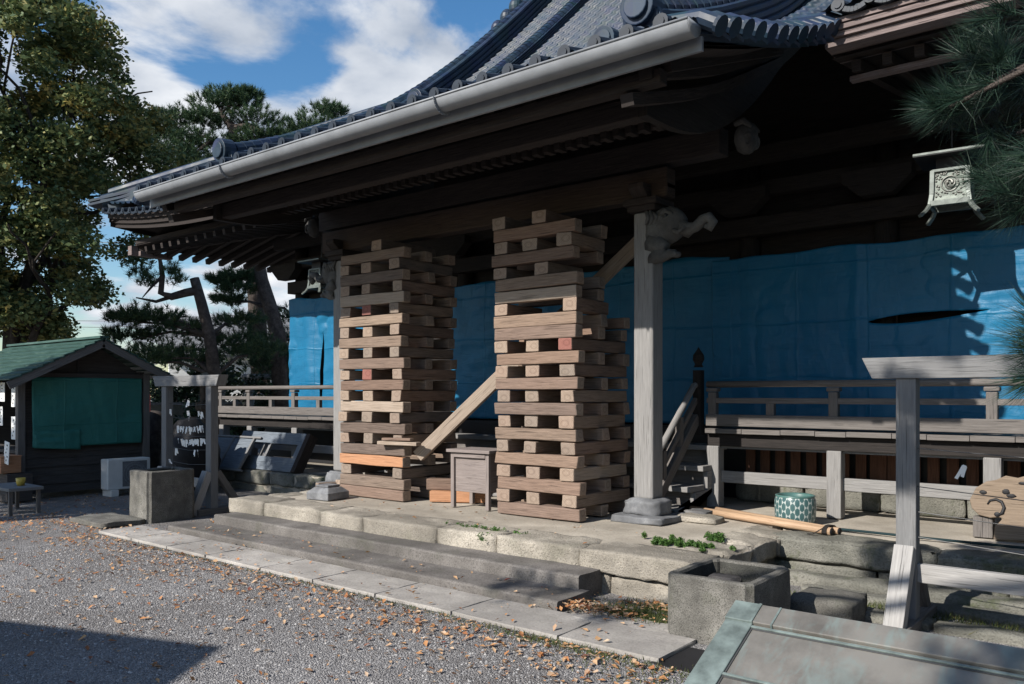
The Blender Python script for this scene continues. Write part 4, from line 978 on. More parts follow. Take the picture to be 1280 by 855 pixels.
for i, (cx, cy) in enumerate(crop):
    q = at(140+cx/3.886, 440+cy/3.886, LFY-.01); src = pm[i % 4]
    if i < 4: o = src
    else: o = src.copy(); COL.objects.link(o)
    o.location = (q.x, q.y+random.uniform(-.01, .01), q.z); o.rotation_euler = (random.uniform(-.2, .2), random.uniform(-.25, .25), random.uniform(-.5, .5)); o.scale = (.72, .72, .72); tag(o, slip_lab, 'paper slip', 'paper slips on the left frame')
o = pm[0].copy(); COL.objects.link(o); q = at(1205, 584, 7.07); o.location = q; o.rotation_euler = (0, .4, .2); o.scale = (.55, .55, .75); tag(o, 'single white paper slip tied to a wire of the tall right frame', 'paper slip')

def basin(name, x0, x1, y0, y1, h, wall, label, seed):
    t = thing(name, label, 'stone basin', ((x0+x1)/2, (y0+y1)/2, 0)); w_, d_ = x1-x0, y1-y0; b = MB()
    def ringv(hw, hd, z, n=14, r=.03):
        out = []
        for (sx, sy), (ex, ey) in zip(((-1,-1),(1,-1),(1,1),(-1,1)), ((1,-1),(1,1),(-1,1),(-1,-1))):
            for k in range(n):
                f = k/n; x = (sx+(ex-sx)*f)*hw; y = (sy+(ey-sy)*f)*hd; c = min(f, 1-f)
                if k == 0: x *= (1-.028/hw); y *= (1-.028/hd)
                q = mnoise.noise_vector(Vector((x*5+seed, y*5, z*5)))*.008; out.append((x+q.x, y+q.y, z+q.z*.7))
        return out
    lev = [(w_/2, d_/2, 0)]+[(w_/2, d_/2, h*k/8) for k in range(1, 8)]+[(w_/2, d_/2, h-.015), (w_/2-.015, d_/2-.015, h), (w_/2-wall+.01, d_/2-wall+.01, h), (w_/2-wall, d_/2-wall, h-.02)]+[(w_/2-wall-.02, d_/2-wall-.02, h*.36)]
    vs = []; fs = []; uvs = []; mi = []
    for hw, hd, z in lev: vs += ringv(hw, hd, z)
    n = 56
    for i in range(len(lev)-1):
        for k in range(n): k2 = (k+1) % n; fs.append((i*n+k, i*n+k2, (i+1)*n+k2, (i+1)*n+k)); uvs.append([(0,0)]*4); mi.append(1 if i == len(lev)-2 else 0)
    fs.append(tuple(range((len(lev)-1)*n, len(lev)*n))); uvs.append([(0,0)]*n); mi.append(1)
    b.add(vs, fs, uvs, mi); b.build('tank', [M['basin'], M['basin_shade']], t)
    b = MB(); b.box((0, 0, h*.36+.012), (w_-2*wall-.05, d_-2*wall-.05, .016)); b.build('bottom_shade', M['black'], t); return t  # black plate paints the bottom of the hollow as deep shade
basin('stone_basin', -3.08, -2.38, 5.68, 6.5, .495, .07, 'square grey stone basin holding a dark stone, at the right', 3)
b = MB(); rough_block(b, (-2.80, 6.15, .31), (.30, .20, .24), 808, .02, 6, .05); tag(b.build('rock', M['rock_dark'], smooth=True), 'dark rounded stone lying inside the right stone basin', 'stone')
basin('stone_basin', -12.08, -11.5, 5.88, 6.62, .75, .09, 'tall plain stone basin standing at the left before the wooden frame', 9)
b = MB(); rough_block(b, (-12.05, 5.55, .04), (1.0, .62, .10), 820, .02, 6, .03); tag(b.build('stone_slab', M['basin'], smooth=True), 'flat grey stone slab on the gravel beside the left basin', 'stone')

# ------------------------------------------------------------------ copper-roofed box at lower right
cb = thing('copper_roofed_box', 'box under a low brown and green copper roof at the lower right', 'box', (-.3, 3.6, 0))
CX0, CX1, CY, CZ = -1.58, 1.0, 3.63, .90; sl_k = .44; RUN = 1.15
b = MB(); b.prism([(-RUN, -RUN*sl_k), (0, 0), (RUN, -RUN*sl_k), (RUN, -RUN*sl_k-.05), (0, -.05), (-RUN, -RUN*sl_k-.05)], ((CX0+CX1)/2, CY, CZ), (0,1,0), (0,0,1), CX1-CX0); b.build('roof', M['copper'], cb, bevel=.006).location = -Vector(cb.location)
def onroof(x, t, dz=0): return Vector((x, CY-t, CZ-t*sl_k+dz))
nrm = Vector((0, -sl_k, 1)).normalized()
def sheet(x0, x1, t0, t1, th, nm, mat, bev=.004):
    b = MB(); c = (onroof(x0, t0)+onroof(x1, t1))/2+nrm*th/2; y = Vector((0, 1, sl_k)).normalized()
    b.box(c, (x1-x0, abs(t1-t0)*math.hypot(1, sl_k), th), Matrix(((1,0,0), y, nrm)).transposed()); o = b.build(nm, mat, cb, bevel=bev); o.location = -Vector(cb.location)
sheet(CX0-.012, CX0+.115, .10, RUN+.01, .012, 'verge_trim', M['copper_edge'])
sheet(CX0-.014, CX1, -.004, .115, .018, 'ridge_trim', M['copper'])
sheet(CX0-.016, CX0+.10, -.004, .118, .021, 'verge_trim', M['copper_edge'])
for t_ in (.125, .42, .72, 1.02): sheet(CX0+.11, CX1, t_, t_+.012, .009, 'roof_seam', M['copper_edge'], .002); sheet(CX0+.116, CX1, t_+.013, t_+.021, .004, 'seam_gap', M['wire'], .001)
sheet(CX0+.10, CX0+.114, -.004, .12, .024, 'roof_seam', M['copper_edge'], .002); sheet(CX0+.116, CX0+.123, .13, RUN, .005, 'seam_gap', M['wire'], .001); sheet(CX0+.195, CX0+.205, -.002, .12, .022, 'roof_seam', M['copper_edge'], .002)
b = MB(); b.box((-.3, 3.63, .25), (2.2, 1.5, .34)); b.build('box', M['dark_wood'], cb).location = -Vector(cb.location)
for sx in (-1, 1):
    for sy in (-1, 1):
        b = MB(); b.box((-.3+sx*1.05, 3.63+sy*.7, .12), (.12, .12, .24)); b.build('leg', M['dark_wood'], cb).location = -Vector(cb.location)

# ------------------------------------------------------------------ shutters leaning at the left
def panel(loc, w_, h_, lean, rz, label, kind):
    t = thing('shutter_panel', label, 'shutter', loc, rz); rot = Matrix.Rotation(-lean, 3, 'X')
    def bx(x0, x1, z0, z1, d, nm, mat, y=0):
        b = MB(); b.box(rot @ Vector(((x0+x1)/2, y, (z0+z1)/2)), (x1-x0, d, z1-z0), rot); b.build(nm, mat, t, bevel=.004)
    if kind == 0:
        bx(0, w_, 0, .28, .07, 'lower_board', M['panel_wood']); bx(0, w_, h_-.24, h_, .07, 'upper_board', M['panel_wood'])
        for x in (0, w_-.13): bx(x, x+.13, .28, h_-.24, .069, 'stile', M['panel_wood'])
        for x in (.85, 1.05): bx(x, x+.07, .28, h_-.24, .05, 'mullion', M['grey_wood'])
        bx(w_+.002, w_+.12, 0, h_, .20, 'edge_board', M['eave_wood'], .06)
    else:
        bx(.05, w_-.05, .05, h_-.05, .02, 'sheet', M['panel_wood'])
        for x in (0, w_*.5, w_-.06): bx(x, x+.06, .04, h_-.04, .05, 'stile', M['grey_wood'])
        bx(-.02, w_+.2, h_-.04, h_, .055, 'rail', M['grey_wood']); bx(-.02, w_+.1, 0, .04, .055, 'rail', M['grey_wood'])
q = at(372, 590, 9.25)
panel((q.x-2.36, 9.30, PZ), 2.1, .80, .50, 0, 'blue-grey wooden shutter with an open window leaning against the left veranda', 0)
panel((q.x-3.0, 8.98, PZ-.02), 1.5, .76, .56, 0, 'framed grey panel leaning in front of the shutter below the left veranda', 1)

# ------------------------------------------------------------------ shed and the things around it
sh = thing('wooden_shed', 'small dark wooden shed with a green sheet roof at the far left', 'shed', (-17, 6.85, 0))
SX, SY0, SY1 = -15.65, 5.72, 7.95; SX0 = -19.2
def SHB(mb, nm, mat, **k): return mb.build(nm, mat, sh, world=True, **k)
b = MB()
for i in range(5): b.box((SX-.04+.006*(i % 2), (SY0+SY1)/2, .18+i*.155), (.035, SY1-SY0-.1, .15), Matrix.Rotation(-.08, 3, 'Y'))
SHB(b, 'siding', M['shed_wood'])
b = MB(); b.box((SX-.08, (SY0+SY1)/2, 1.4), (.04, SY1-SY0-.05, 1.7)); b.prism([(SY0, 0), (SY1, 0), ((SY0+SY1)/2+.05, .66)], (SX-.06, 0, 2.2), (0,1,0), (0,0,1), .04); b.box(((SX+SX0)/2, SY1-.05, 1.25), (SX-SX0, .05, 2.1)); b.box((SX0, (SY0+SY1)/2, 1.25), (.05, SY1-SY0-.1, 2.1)); b.box(((SX+SX0)/2, (SY0+SY1)/2, .3), (SX-SX0-.1, SY1-SY0-.1, .1))
SHB(b, 'wall', M['shed_wood'])
for (X, Y) in ((SX, SY0), (SX, SY1), (SX0, SY0), (SX0, SY1)):
    b = MB(); b.box((X, Y, 1.13), (.12, .12, 2.26)); SHB(b, 'post', M['rail_wood'], bevel=.006)
AY = (SY0+SY1)/2+.1; AZz = 2.88
rf_ = None
for s_, ye in ((-1, SY0-.35), (1, SY1+.40)):
    b = MB(); ze = AZz-(abs(ye-AY))*.50; n = 9
    for k in range(n):
        f0, f1 = k/n, (k+1)/n; y0, y1 = ye+(AY-ye)*f0, ye+(AY-ye)*f1; z0, z1 = ze+(AZz-ze)*f0, ze+(AZz-ze)*f1
        b.bar(((SX+SX0)/2+.12, y0, z0+.02), ((SX+SX0)/2+.12, y1+(y1-y0)*.12, z1+.0), SX-SX0+.75, .022)
    o = SHB(b, 'roof', M['roof_green'])
    b = MB(); b.bar((SX+.46, ye, ze-.085), (SX+.46, AY, AZz-.085), .04, .13); SHB(b, 'barge_board', M['rail_wood'])
b = MB(); b.bar((SX0-.3, AY, AZz+.03), (SX+.5, AY, AZz+.03), .16, .04); SHB(b, 'ridge_cap', M['roof_green'])
b = MB(); b.box((SX+.0, (SY0+SY1)/2, 2.2), (.1, SY1-SY0+.1, .1)); b.box((SX-.0, AY-.25, 2.45), (.03, .03, .5)); SHB(b, 'tie_beam', M['shed_wood'])
b = MB(); b.box(((SX+SX0)/2, SY0+.02, 2.2), (SX-SX0, .1, .1)); b.box(((SX+SX0)/2, SY0+.3, .85), (SX-SX0-.1, .6, .05)); SHB(b, 'counter', M['shed_wood'])
# green sheet on the shed's end
b = MB()
def gs(u, v):
    y = SY0+.17+(SY1-SY0-.27)*u; z = .93+1.24*v; low = u < .42 and v < .24
    d = mnoise.noise(Vector((y*1.6, z*1.8, 4)))*.03+mnoise.noise(Vector((y*7+z*2, z*1.5, 8)))*.012+mnoise.noise(Vector((y*1.5, z*9-y*3, 2)))*.008+(.035*(1-v/.24)*math.sin(math.pi*min(1, u/.42)) if low else 0)
    return (SX+.06+d, y, z)
b.grid(gs, 50, 34); o = b.build('green_sheet', M['green_tarp'], smooth=True); o.modifiers.new('thickness', 'SOLIDIFY').thickness = .004; tag(o, 'dark green plastic sheet with a loose flap covering the shed end', 'tarpaulin')
b = MB(); b.grid(lambda u, v: (SX+.075+.035*math.sin(math.pi*u)*(1-v)+.02*mnoise.noise(Vector((u*5, v*4, 1))), SY0+.2+.78*u, .92+.30*v-.06*u*(1-v)), 20, 12); o = b.build('green_flap', M['green_tarp'], smooth=True); o.modifiers.new('thickness', 'SOLIDIFY').thickness = .004; tag(o, 'loose creased green sheet pinned over the lower left of the shed end', 'tarpaulin')
# notices on the shed front, bench, box, cup
def notice(x, z, w_, h_, y, lab, tilt=0):
    b = MB(); b.box((0, 0, 0), (w_, .008, h_)); g_ = b.build('sheet', M['paper'], None); t = thing('paper_notice', lab, 'notice', (x, y, z)); t.rotation_euler = (0, tilt, 0); g_.parent = t
    b = MB(); r = random.Random(x)
    for k in range(5): b.box((r.uniform(-.2, .2)*w_, -.006, h_*(.35-.17*k)), (w_*r.uniform(.1, .25), .003, h_*.07))
    b.build('lettering', M['wire'], t)
for px, py, w_, h_, lab in ((18, 495, .2, .38, 'white notice sheet beside the corner post on the shed front'), (18, 535, .2, .40, 'lower white notice hanging below another by the shed corner post'), (4, 490, .2, .34, 'white notice near the left picture edge, upper on the shed front'), (2, 520, .16, .34, 'white notice near the left picture edge, lower on the shed front')):
    q = at(px, py, SY0-.02); notice(q.x, q.z, w_, h_, SY0-.03, lab)
q = at(10, 566, SY0-.3); notice(q.x, q.z+.0, .2, .38, SY0-.32, 'small white notice propped upright on the wooden box by the shed', .12)
be = thing('bench', 'low grey bench standing in front of the shed', 'bench', (-15.35, 5.15, 0))
q = at(22, 600, 5.15)
be.location = (q.x-.15, 5.15, 0)
b = MB(); b.box((0, 0, .40), (1.0, .5, .05)); b.build('seat', M['grey_wood'], be, bevel=.006)
for sx in (-1, 1):
    for sy in (-1, 1): b = MB(); b.box((sx*.42, sy*.2, .19), (.05, .05, .38)); b.build('leg', M['rail_wood'], be)
q = at(6, 575, 5.5)
b = MB(); b.box((0, 0, .14), (.55, .32, .28)); b.box((0, 0, .285), (.57, .34, .02)); o = b.build('wooden_box', M['timber_orange'], bevel=.006); o.location = (q.x, 5.5, .425+.1); tag(o, 'orange-brown wooden box on a counter in front of the shed', 'box')
b = MB(); b.box((0, 0, .24), (.7, .4, .48)); o = b.build('counter_block', M['shed_wood'], bevel=.006); o.location = (q.x-.02, 5.62, .03); tag(o, 'dark low counter block under the orange wooden box by the shed', 'counter')
q = at(26, 590, 5.2); b = MB(); b.lathe([(0, 0), (.05, 0), (.065, .05), (.07, .12), (.06, .12), (.05, .03), (0, .03)], (0,0,0), 16); o = b.build('cup', plain('yellow_glaze', (.5,.36,.06), .4, .4), smooth=True); o.location = (q.x, 5.2, .427); tag(o, 'small yellow cup standing on the grey bench by the shed', 'cup')
ac = thing('air_conditioner', 'white outdoor air conditioner unit standing against the shed', 'air conditioner', (-15.2, 7.35, 0))
b = MB(); b.box((0, 0, .40), (.28, .80, .56)); b.build('casing', M['white_paint'], ac, bevel=.02)
b = MB()
for r_ in (.06, .11, .16, .21): b.tube([(.145, .1+r_*math.cos(k), .40+r_*math.sin(k)) for k in np.linspace(0, 2*math.pi, 28)], .006, 5)
for k in range(10): a = k*math.pi/5; b.tube([(.145, .1, .40), (.145, .1+.22*math.cos(a), .40+.22*math.sin(a))], .004, 4)
b.build('fan_grille', M['gutter'], ac)
b = MB(); b.box((.143, .1, .4), (.004, .46, .46)); b.build('fan_opening', M['slate'], ac)
for s_ in (-1, 1): b = MB(); b.box((0, s_*.28, .06), (.34, .14, .12)); b.build('foot', M['white_paint'], ac, bevel=.006)

# far things seen between shed and hall
q = ray(238, 545, 15.5); b = MB(); b.ball((q.x, q.y, .62), (.42, .55, .8), 14, amp=.18, sc=2.5); tag(b.build('covered_pile', M['black'], smooth=True), 'pile under a black sheet behind the left wooden frame', 'pile')
q = ray(193, 560, 19); b = MB(); b.tube([(q.x, q.y, 0), (q.x+.05, q.y, .5), (q.x-.02, q.y, 1.0), (q.x+.1, q.y+.02, 1.45)], [.34, .26, .22, .16], 12); rough = tag(b.build('tree_stump', M['bark'], smooth=True), 'rough brown tree stump between the shed and the left frame', 'stump')
q = ray(185, 515, 24); t = thing('marker_pole', 'red and yellow road marker pole beyond the shed', 'marker', (q.x, q.y, 0))
b = MB(); b.tube([(0,0,0), (0,0,1.35)], .055, 10); b.build('pole', plain('yellow_plastic', (.7,.45,.03), .5, .4, var=.05), t); b = MB(); b.tube([(0,0,1.3), (0,0,1.85)], .065, 10); b.build('red_tip', plain('red_plastic', (.6,.03,.02), .5, .4, var=.05), t)
q = ray(259, 470, 26); t = thing('stone_lantern', 'stone lantern with a wide curved cap behind the left frame', 'stone lantern', (q.x, q.y, 0))
b = MB(); b.lathe([(.42, 0), (.42, .2), (.2, .25), (.17, 1.2), (.36, 1.4), (.34, 1.6), (.22, 1.62), (.22, 2.2)], (0,0,0), 6); b.build('shaft', M['bark_dark'], t)
b = MB(); b.lathe([(.0, 2.18), (.62, 2.22), (.63, 2.30), (.38, 2.42), (.16, 2.52), (.0, 2.58)], (0,0,0), 12); b.build('cap', M['foundation'], t)
q = ray(331, 485, 31); t = thing('stone_torii', 'small pale stone torii gate beyond the left veranda', 'torii', (q.x, q.y, 0), R(30))
for s_ in (-.5, .5): b = MB(); b.tube([(s_*1.05, 0, 0), (s_, 0, 2.45)], [.10, .085], 12); b.build('post', M['gutter'], t, smooth=True)
b = MB(); b.tube([(-.85, 0, 2.52), (.85, 0, 2.52)], .11, 12); b.build('top_beam', M['gutter'], t); b = MB(); b.tube([(-.62, 0, 2.05), (.62, 0, 2.05)], .07, 10); b.build('tie_beam', M['gutter'], t)
q = ray(352, 492, 33); t = thing('white_van', 'white van parked beyond the left veranda railing', 'van', (q.x, q.y, 0), R(40))
b = MB(); b.prism([(-1.7, .35), (1.7, .35), (1.72, 1.0), (1.35, 1.12), (.95, 1.85), (-1.6, 1.9), (-1.7, 1.6)], (0,0,0), (1,0,0), (0,0,1), 1.45); b.build('body', M['white_paint'], t, bevel=.06)
b = MB(); b.prism([(1.2, 1.16), (.88, 1.76), (.2, 1.78), (.2, 1.16)], (0,0,0), (1,0,0), (0,0,1), 1.47); b.prism([(.05, 1.16), (.05, 1.78), (-1.45, 1.78), (-1.45, 1.16)], (0,0,0), (1,0,0), (0,0,1), 1.47); b.build('window', M['black'], t)
for X in (-1.15, 1.15):
    for s_ in (-1, 1): b = MB(); b.tube([(X, s_*.62, .3), (X, s_*.76, .3)], .3, 18); b.build('wheel', M['black'], t)
q = ray(312, 425, 44); t = thing('house', 'house with a white gable and grey roof behind the pines', 'house', (q.x, q.y, 0), R(62))
b = MB(); b.box((0, 0, 2.0), (8, 6, 4.0)); b.prism([(-3, 0), (3, 0), (0, 1.7)], (3.96, 0, 4.0), (0,1,0), (0,0,1), .1); b.prism([(-3, 0), (3, 0), (0, 1.7)], (-3.96, 0, 4.0), (0,1,0), (0,0,1), .1); b.build('wall', M['white_paint'], t)
b = MB()
for s_ in (-1, 1): b.bar((0, s_*3.6, 3.72), (0, 0, 5.86), 9.0, .14)
b.build('roof', M['slate'], t)
for k in (-2.2, 0, 2.2): b = MB(); b.box((k, -3.01, 2.2), (1.3, .06, 1.2)); b.build('window', M['black'], t)
for i, (px0, px1, dd) in enumerate(((175, 300, 27),)):
    a, c = ray(px0, 500, dd), ray(px1, 500, dd+3); t = thing('block_wall', 'low grey wall with coping far behind the shed and frame', 'wall', (a.x, a.y, 0)); b = MB(); b.bar((0,0,.75), (c.x-a.x, c.y-a.y, .75), .15, 1.5); b.build('wall', M['foundation'], t); b = MB(); b.bar((0,0,1.54), (c.x-a.x, c.y-a.y, 1.54), .25, .08); b.build('coping', M['slate'], t)
q = ray(141, 400, 60); t = thing('utility_pole', 'thin grey utility pole with cross arm beyond the shed roof', 'utility pole', (q.x, q.y, 0)); b = MB(); b.tube([(0,0,0), (0,0,6.8)], [.16, .11], 10); b.build('pole', M['gutter'], t); b = MB(); b.bar((-.7, .3, 6.2), (.7, -.3, 6.2), .1, .1); b.build('cross_arm', M['gutter'], t)
for k, (y0, y1) in enumerate(((400, 392), (407, 401), (296, 300))):
    b = MB(); a, c = ray(-60, y0, 62), ray(330, y1, 58); b.tube([a, a.lerp(c, .5)-Vector((0,0,.3)), c], .025, 4); tag(b.build('power_line', M['wire']), ('upper of two thin power lines low over the shed roof', 'lower of two thin power lines just over the shed roof', 'single thin power line crossing the sky left of the hall eave')[k], 'power line')

# ------------------------------------------------------------------ trees
def leaf_cloud(centers, radii, counts, size, flat=.35, up=0.0, shell=.5, squash=1.0):
    V = []; 
    for c, r, n in zip(centers, radii, counts):
        d = rng.normal(size=(n, 3)); d /= np.linalg.norm(d, axis=1)[:, None]; rad = r*(shell+(1-shell)*rng.random(n))**1*(.35+.65*rng.random(n)**.5)
        V.append(np.array(c)[None, :]+d*rad[:, None]*np.array([1, 1, squash])[None, :])
    P = np.concatenate(V); n = len(P)
    a = rng.normal(size=(n, 3)); a[:, 2] *= flat; a /= np.linalg.norm(a, axis=1)[:, None]; bb = rng.normal(size=(n, 3)); bb = np.cross(a, bb); bb /= np.linalg.norm(bb, axis=1)[:, None]
    s_ = size*(.6+.8*rng.random(n))[:, None]
    q0 = P-a*s_*.5; q2 = P+a*s_*.5; q1 = P+bb*s_*.28; q3 = P-bb*s_*.28
    verts = np.stack([q0, q1, q2, q3], 1).reshape(-1, 3); F = np.arange(4*n).reshape(n, 4); return verts, F
def needle_cloud(tufts, dirs, n, ln, wd, spread=1.0):
    T_ = np.repeat(np.array(tufts), n, 0); D = np.repeat(np.array(dirs), n, 0); m = len(T_)
    d = D+rng.normal(size=(m, 3))*.55*spread; d /= np.linalg.norm(d, axis=1)[:, None]; l_ = ln*(.7+.5*rng.random(m))[:, None]
    s_ = np.cross(d, rng.normal(size=(m, 3))); s_ /= np.linalg.norm(s_, axis=1)[:, None]
    base = T_+d*ln*.06+D*(rng.random(m)[:, None]-.6)*ln*.6
    verts = np.stack([base-s_*wd, base+s_*wd, base+d*l_], 1).reshape(-1, 3); return verts, np.arange(3*m).reshape(m, 3)
def limbs(b, p0, p1, r0, depth, rr, tips, kids=3, spread=.55, wob=.12):
    p0, p1 = Vector(p0), Vector(p1); L_ = (p1-p0).length; pts = [p0]
    for k in range(1, 5): pts.append(p0.lerp(p1, k/4)+Vector((rr.uniform(-1,1), rr.uniform(-1,1), rr.uniform(-.6,.6)))*L_*wob*(0 if k == 4 else 1)*.5)
    b.tube(pts, [r0*(1-.45*k/4) for k in range(5)], 8 if depth > 1 else 5, caps=False)
    if depth == 0: tips.append(p1); return
    d = (p1-p0).normalized()
    for k in range(kids):
        t = rr.uniform(.5, 1) if k else 1; q = pts[0].lerp(p1, t) if k else p1
        nd = (d+Vector((rr.gauss(0, spread), rr.gauss(0, spread), rr.gauss(.1, spread*.6)))).normalized(); limbs(b, q, q+nd*L_*rr.uniform(.5, .72), r0*.5, depth-1, rr, tips, kids, spread, wob)

def broadleaf(base, H, rad, label, seed, n=30000, size=.2, zlow=.22):
    shape = lambda f: float(np.interp(f, [0, .2, .28, .36, .5, .66, .75, .82, .88, .95, 1], [.1, .14, .30, .55, .88, 1, .86, .68, .52, .26, .08]))*rad
    rr = random.Random(seed); t = thing('broadleaf_tree', label, 'tree', base); b = MB(); tips = []
    base = Vector(base); b.tube([base+Vector((0,0,-.1)), base+Vector((.1, 0, H*.14)), base+Vector((-.1, .1, H*.3))], [.5, .38, .33], 12, caps=False)
    for k in range(9):
        a = k*2.4+rr.random(); hz_ = rr.uniform(.12, .30); e = Vector((math.cos(a)*rad*rr.uniform(.25, .5), math.sin(a)*rad*rr.uniform(.25, .5), H*rr.uniform(.15, .40)))
        s0 = base+Vector((0,0,H*hz_)); limbs(b, s0, s0+e, .16, 2, rr, tips, 3)
    b.build('trunk', M['bark_dark'], t, world=True, smooth=True)
    cs = []; rs = []
    for q in tips:
        if math.hypot(q.x-base.x, q.y-base.y) < shape((q.z-base.z)/H)*1.02: cs.append(q); rs.append(rr.uniform(.45, .9))
    for k in range(240):
        z = rr.uniform(zlow, 1.0)**.9; a = rr.random()*6.283; q = shape(z)*rr.uniform(.35, 1.0)
        cs.append(base+Vector((math.cos(a)*q, math.sin(a)*q, z*H))); rs.append(rr.uniform(.45, 1.15))
    wts = np.array(rs)**2; cnt = np.maximum(20, (n*wts/wts.sum()).astype(int)); V, F = leaf_cloud(cs, rs, cnt, size, .5, squash=.62); npmesh('crown', V, F, M['zelkova'], t); return t
q = ray(18, 600, 24); broadleaf((q.x, q.y, 0), 14.4, 4.9, 'large broadleaf tree turning yellow, towering behind the shed', 4, 135000, .15, .22)

def pine(base, pts, rad, clumps, label, n_t=26, ln=.22, name='pine_tree', mat='pine', branches=True, tuft=70, wd=.011):
    "trunk through pts; foliage pads at given centres, each pad a flattened cloud of needle tufts"
    t = thing(name, label, 'tree', base); b = MB(); b.tube(pts, rad, 10, caps=True); 
    tufts = []; dirs = []
    for c, r in clumps:
        c = Vector(c); near = min((Vector(p) for p in pts), key=lambda p: (p-c).length+abs(p.z-c.z)*.5+max(0, p.z-c.z)*2); mid = near.lerp(c, .5)+Vector((0,0,.15*r))
        if branches: b.tube([near, mid, c-Vector((0,0,r*.15))], [max(.035, rad[-1]*.55), .045, .02], 6, caps=False)
        for k in range(tuft):
            d = Vector((random.gauss(0,1), random.gauss(0,1), random.gauss(0,.5))).normalized()*r*random.random()**.45; d.z *= .42
            p = c+d; tufts.append(p); nd = Vector((d.x*.6, d.y*.6, .5*r+max(0, d.z))).normalized(); dirs.append(nd)
    b.build('trunk', M['bark'], t, world=True, smooth=True); V, F = needle_cloud([tuple(x) for x in tufts], [tuple(x) for x in dirs], n_t, ln, wd, 1.15); npmesh('crown', V, F, M[mat], t)
    return t
def P_(px, py, d): return ray(px, py, d)
# pine with the bent trunk and long level limb left of the hall
pts = [P_(272, 560, 26)*1, P_(268, 470, 26), P_(262, 420, 26), P_(252, 380, 26), P_(243, 348, 26)]; pts[0].z = 0
cl = [(P_(225, 408, 26.5), 1.1), (P_(190, 395, 26), 1.0), (P_(165, 420, 26.5), .9), (P_(290, 425, 27), 1.0), (P_(215, 440, 26), 1.3), (P_(180, 448, 26), 1.1), (P_(300, 400, 27), .8), (P_(240, 450, 27), 1.2), (P_(160, 398, 26), .7), (P_(325, 435, 27), 1.0)]
pn = pine(pts[0].copy(), pts, [.24, .21, .19, .17, .15], cl, 'pine with a bent grey trunk and long level limb left of the hall', tuft=110)
b = MB(); lp = [P_(252, 362, 26), P_(232, 366, 25.9), P_(214, 371, 25.7), P_(201, 366, 25.5), P_(203, 345, 25.5), P_(200, 325, 25.5), P_(190, 308, 25.6)]; b.tube(lp, [.14, .13, .115, .10, .085, .06, .025], 8)
b.tube([P_(203, 345, 25.5), P_(190, 358, 25.4), P_(178, 372, 25.3)], [.06, .04, .015], 6); b.tube([P_(214, 371, 25.7), P_(195, 377, 25.6), P_(170, 372, 25.5)], [.07, .05, .02], 6); b.build('limb', M['bark'], pn, world=True, smooth=True)
tf = []; dr_ = []
for px, py, r in ((168, 330, .5), (180, 318, .45), (176, 342, .4), (185, 352, .35), (214, 338, .35), (222, 346, .3)):
    for k in range(24): d = Vector((random.gauss(0,1), random.gauss(0,1), random.gauss(0,.7)))*r*.5; tf.append(tuple(P_(px, py, 25.5)+d)); dr_.append((0,0,.8))
V, F = needle_cloud(tf, dr_, 22, .2, .01, 1.3); npmesh('crown', V, F, M['pine'], pn)
# pine behind the hall's left corner
pts = [P_(352, 500, 30), P_(348, 420, 30), P_(338, 385, 30), P_(327, 350, 30), P_(322, 320, 30), P_(318, 260, 30), P_(312, 200, 30)]; pts[0].z = 0
cl = [(P_(372, 395, 31), 1.1), (P_(360, 420, 31), 1.3), (P_(296, 360, 30), .8), (P_(300, 345, 30), .7), (P_(352, 440, 31), 1.6), (P_(310, 440, 31), 1.2), (P_(285, 375, 30), .6), (P_(280, 350, 30), .6), (P_(335, 455, 31), 1.5), (P_(385, 450, 31), 1.6)]
pine(pts[0].copy(), pts, [.32, .28, .26, .24, .22, .19, .16], cl, 'straight dark pine rising beside the left corner of the hall', tuft=110)
# tall pine seen above the roof edge, with a forked pale limb
pts = [P_(330, 500, 33), P_(318, 330, 33), P_(298, 215, 33), P_(288, 180, 33), P_(292, 160, 33), P_(276, 142, 33)]; pts[0].z = 0
cl = [(P_(270, 130, 33), 1.1), (P_(300, 128, 33), 1.0), (P_(322, 148, 33), 1.1), (P_(332, 168, 33), 1.0), (P_(240, 150, 33), 1.2), (P_(222, 172, 33), 1.3), (P_(255, 178, 33), 1.2), (P_(240, 200, 33), 1.4), (P_(205, 190, 33), 1.1), (P_(342, 190, 33), .8), (P_(310, 118, 33), .6), (P_(285, 205, 33), 1.0), (P_(210, 145, 33), .8), (P_(262, 150, 33), 1.0), (P_(225, 190, 33), 1.3), (P_(312, 175, 33), .9), (P_(345, 172, 33), .7), (P_(200, 165, 33), 1.0), (P_(283, 120, 33), .9)]
p3 = pine(pts[0].copy(), pts, [.4, .33, .27, .24, .2, .08], cl, 'tall spreading pine whose crown shows above the roof edge', tuft=120)
b = MB(); b.tube([P_(292, 160, 33), P_(312, 158, 32.8), P_(330, 172, 32.6), P_(342, 184, 32.5)], [.17, .14, .1, .04], 8); b.tube([P_(288, 180, 33), P_(262, 176, 32.7), P_(246, 190, 32.6)], [.13, .1, .04], 8); b.build('limb', M['bark'], p3, world=True, smooth=True)
pts = [P_(420, 500, 36), P_(415, 250, 36), P_(405, 165, 36)]; pts[0].z = 0
pine(pts[0].copy(), pts, [.36, .28, .12], [(P_(402, 142, 36), 1.1), (P_(378, 158, 36), 1.0), (P_(415, 136, 36), .7), (P_(368, 168, 36), .7), (P_(395, 165, 36), 1.2), (P_(425, 160, 36), 1.1)], 'small pine top peeping over the roof edge right of the tall pine', tuft=110)
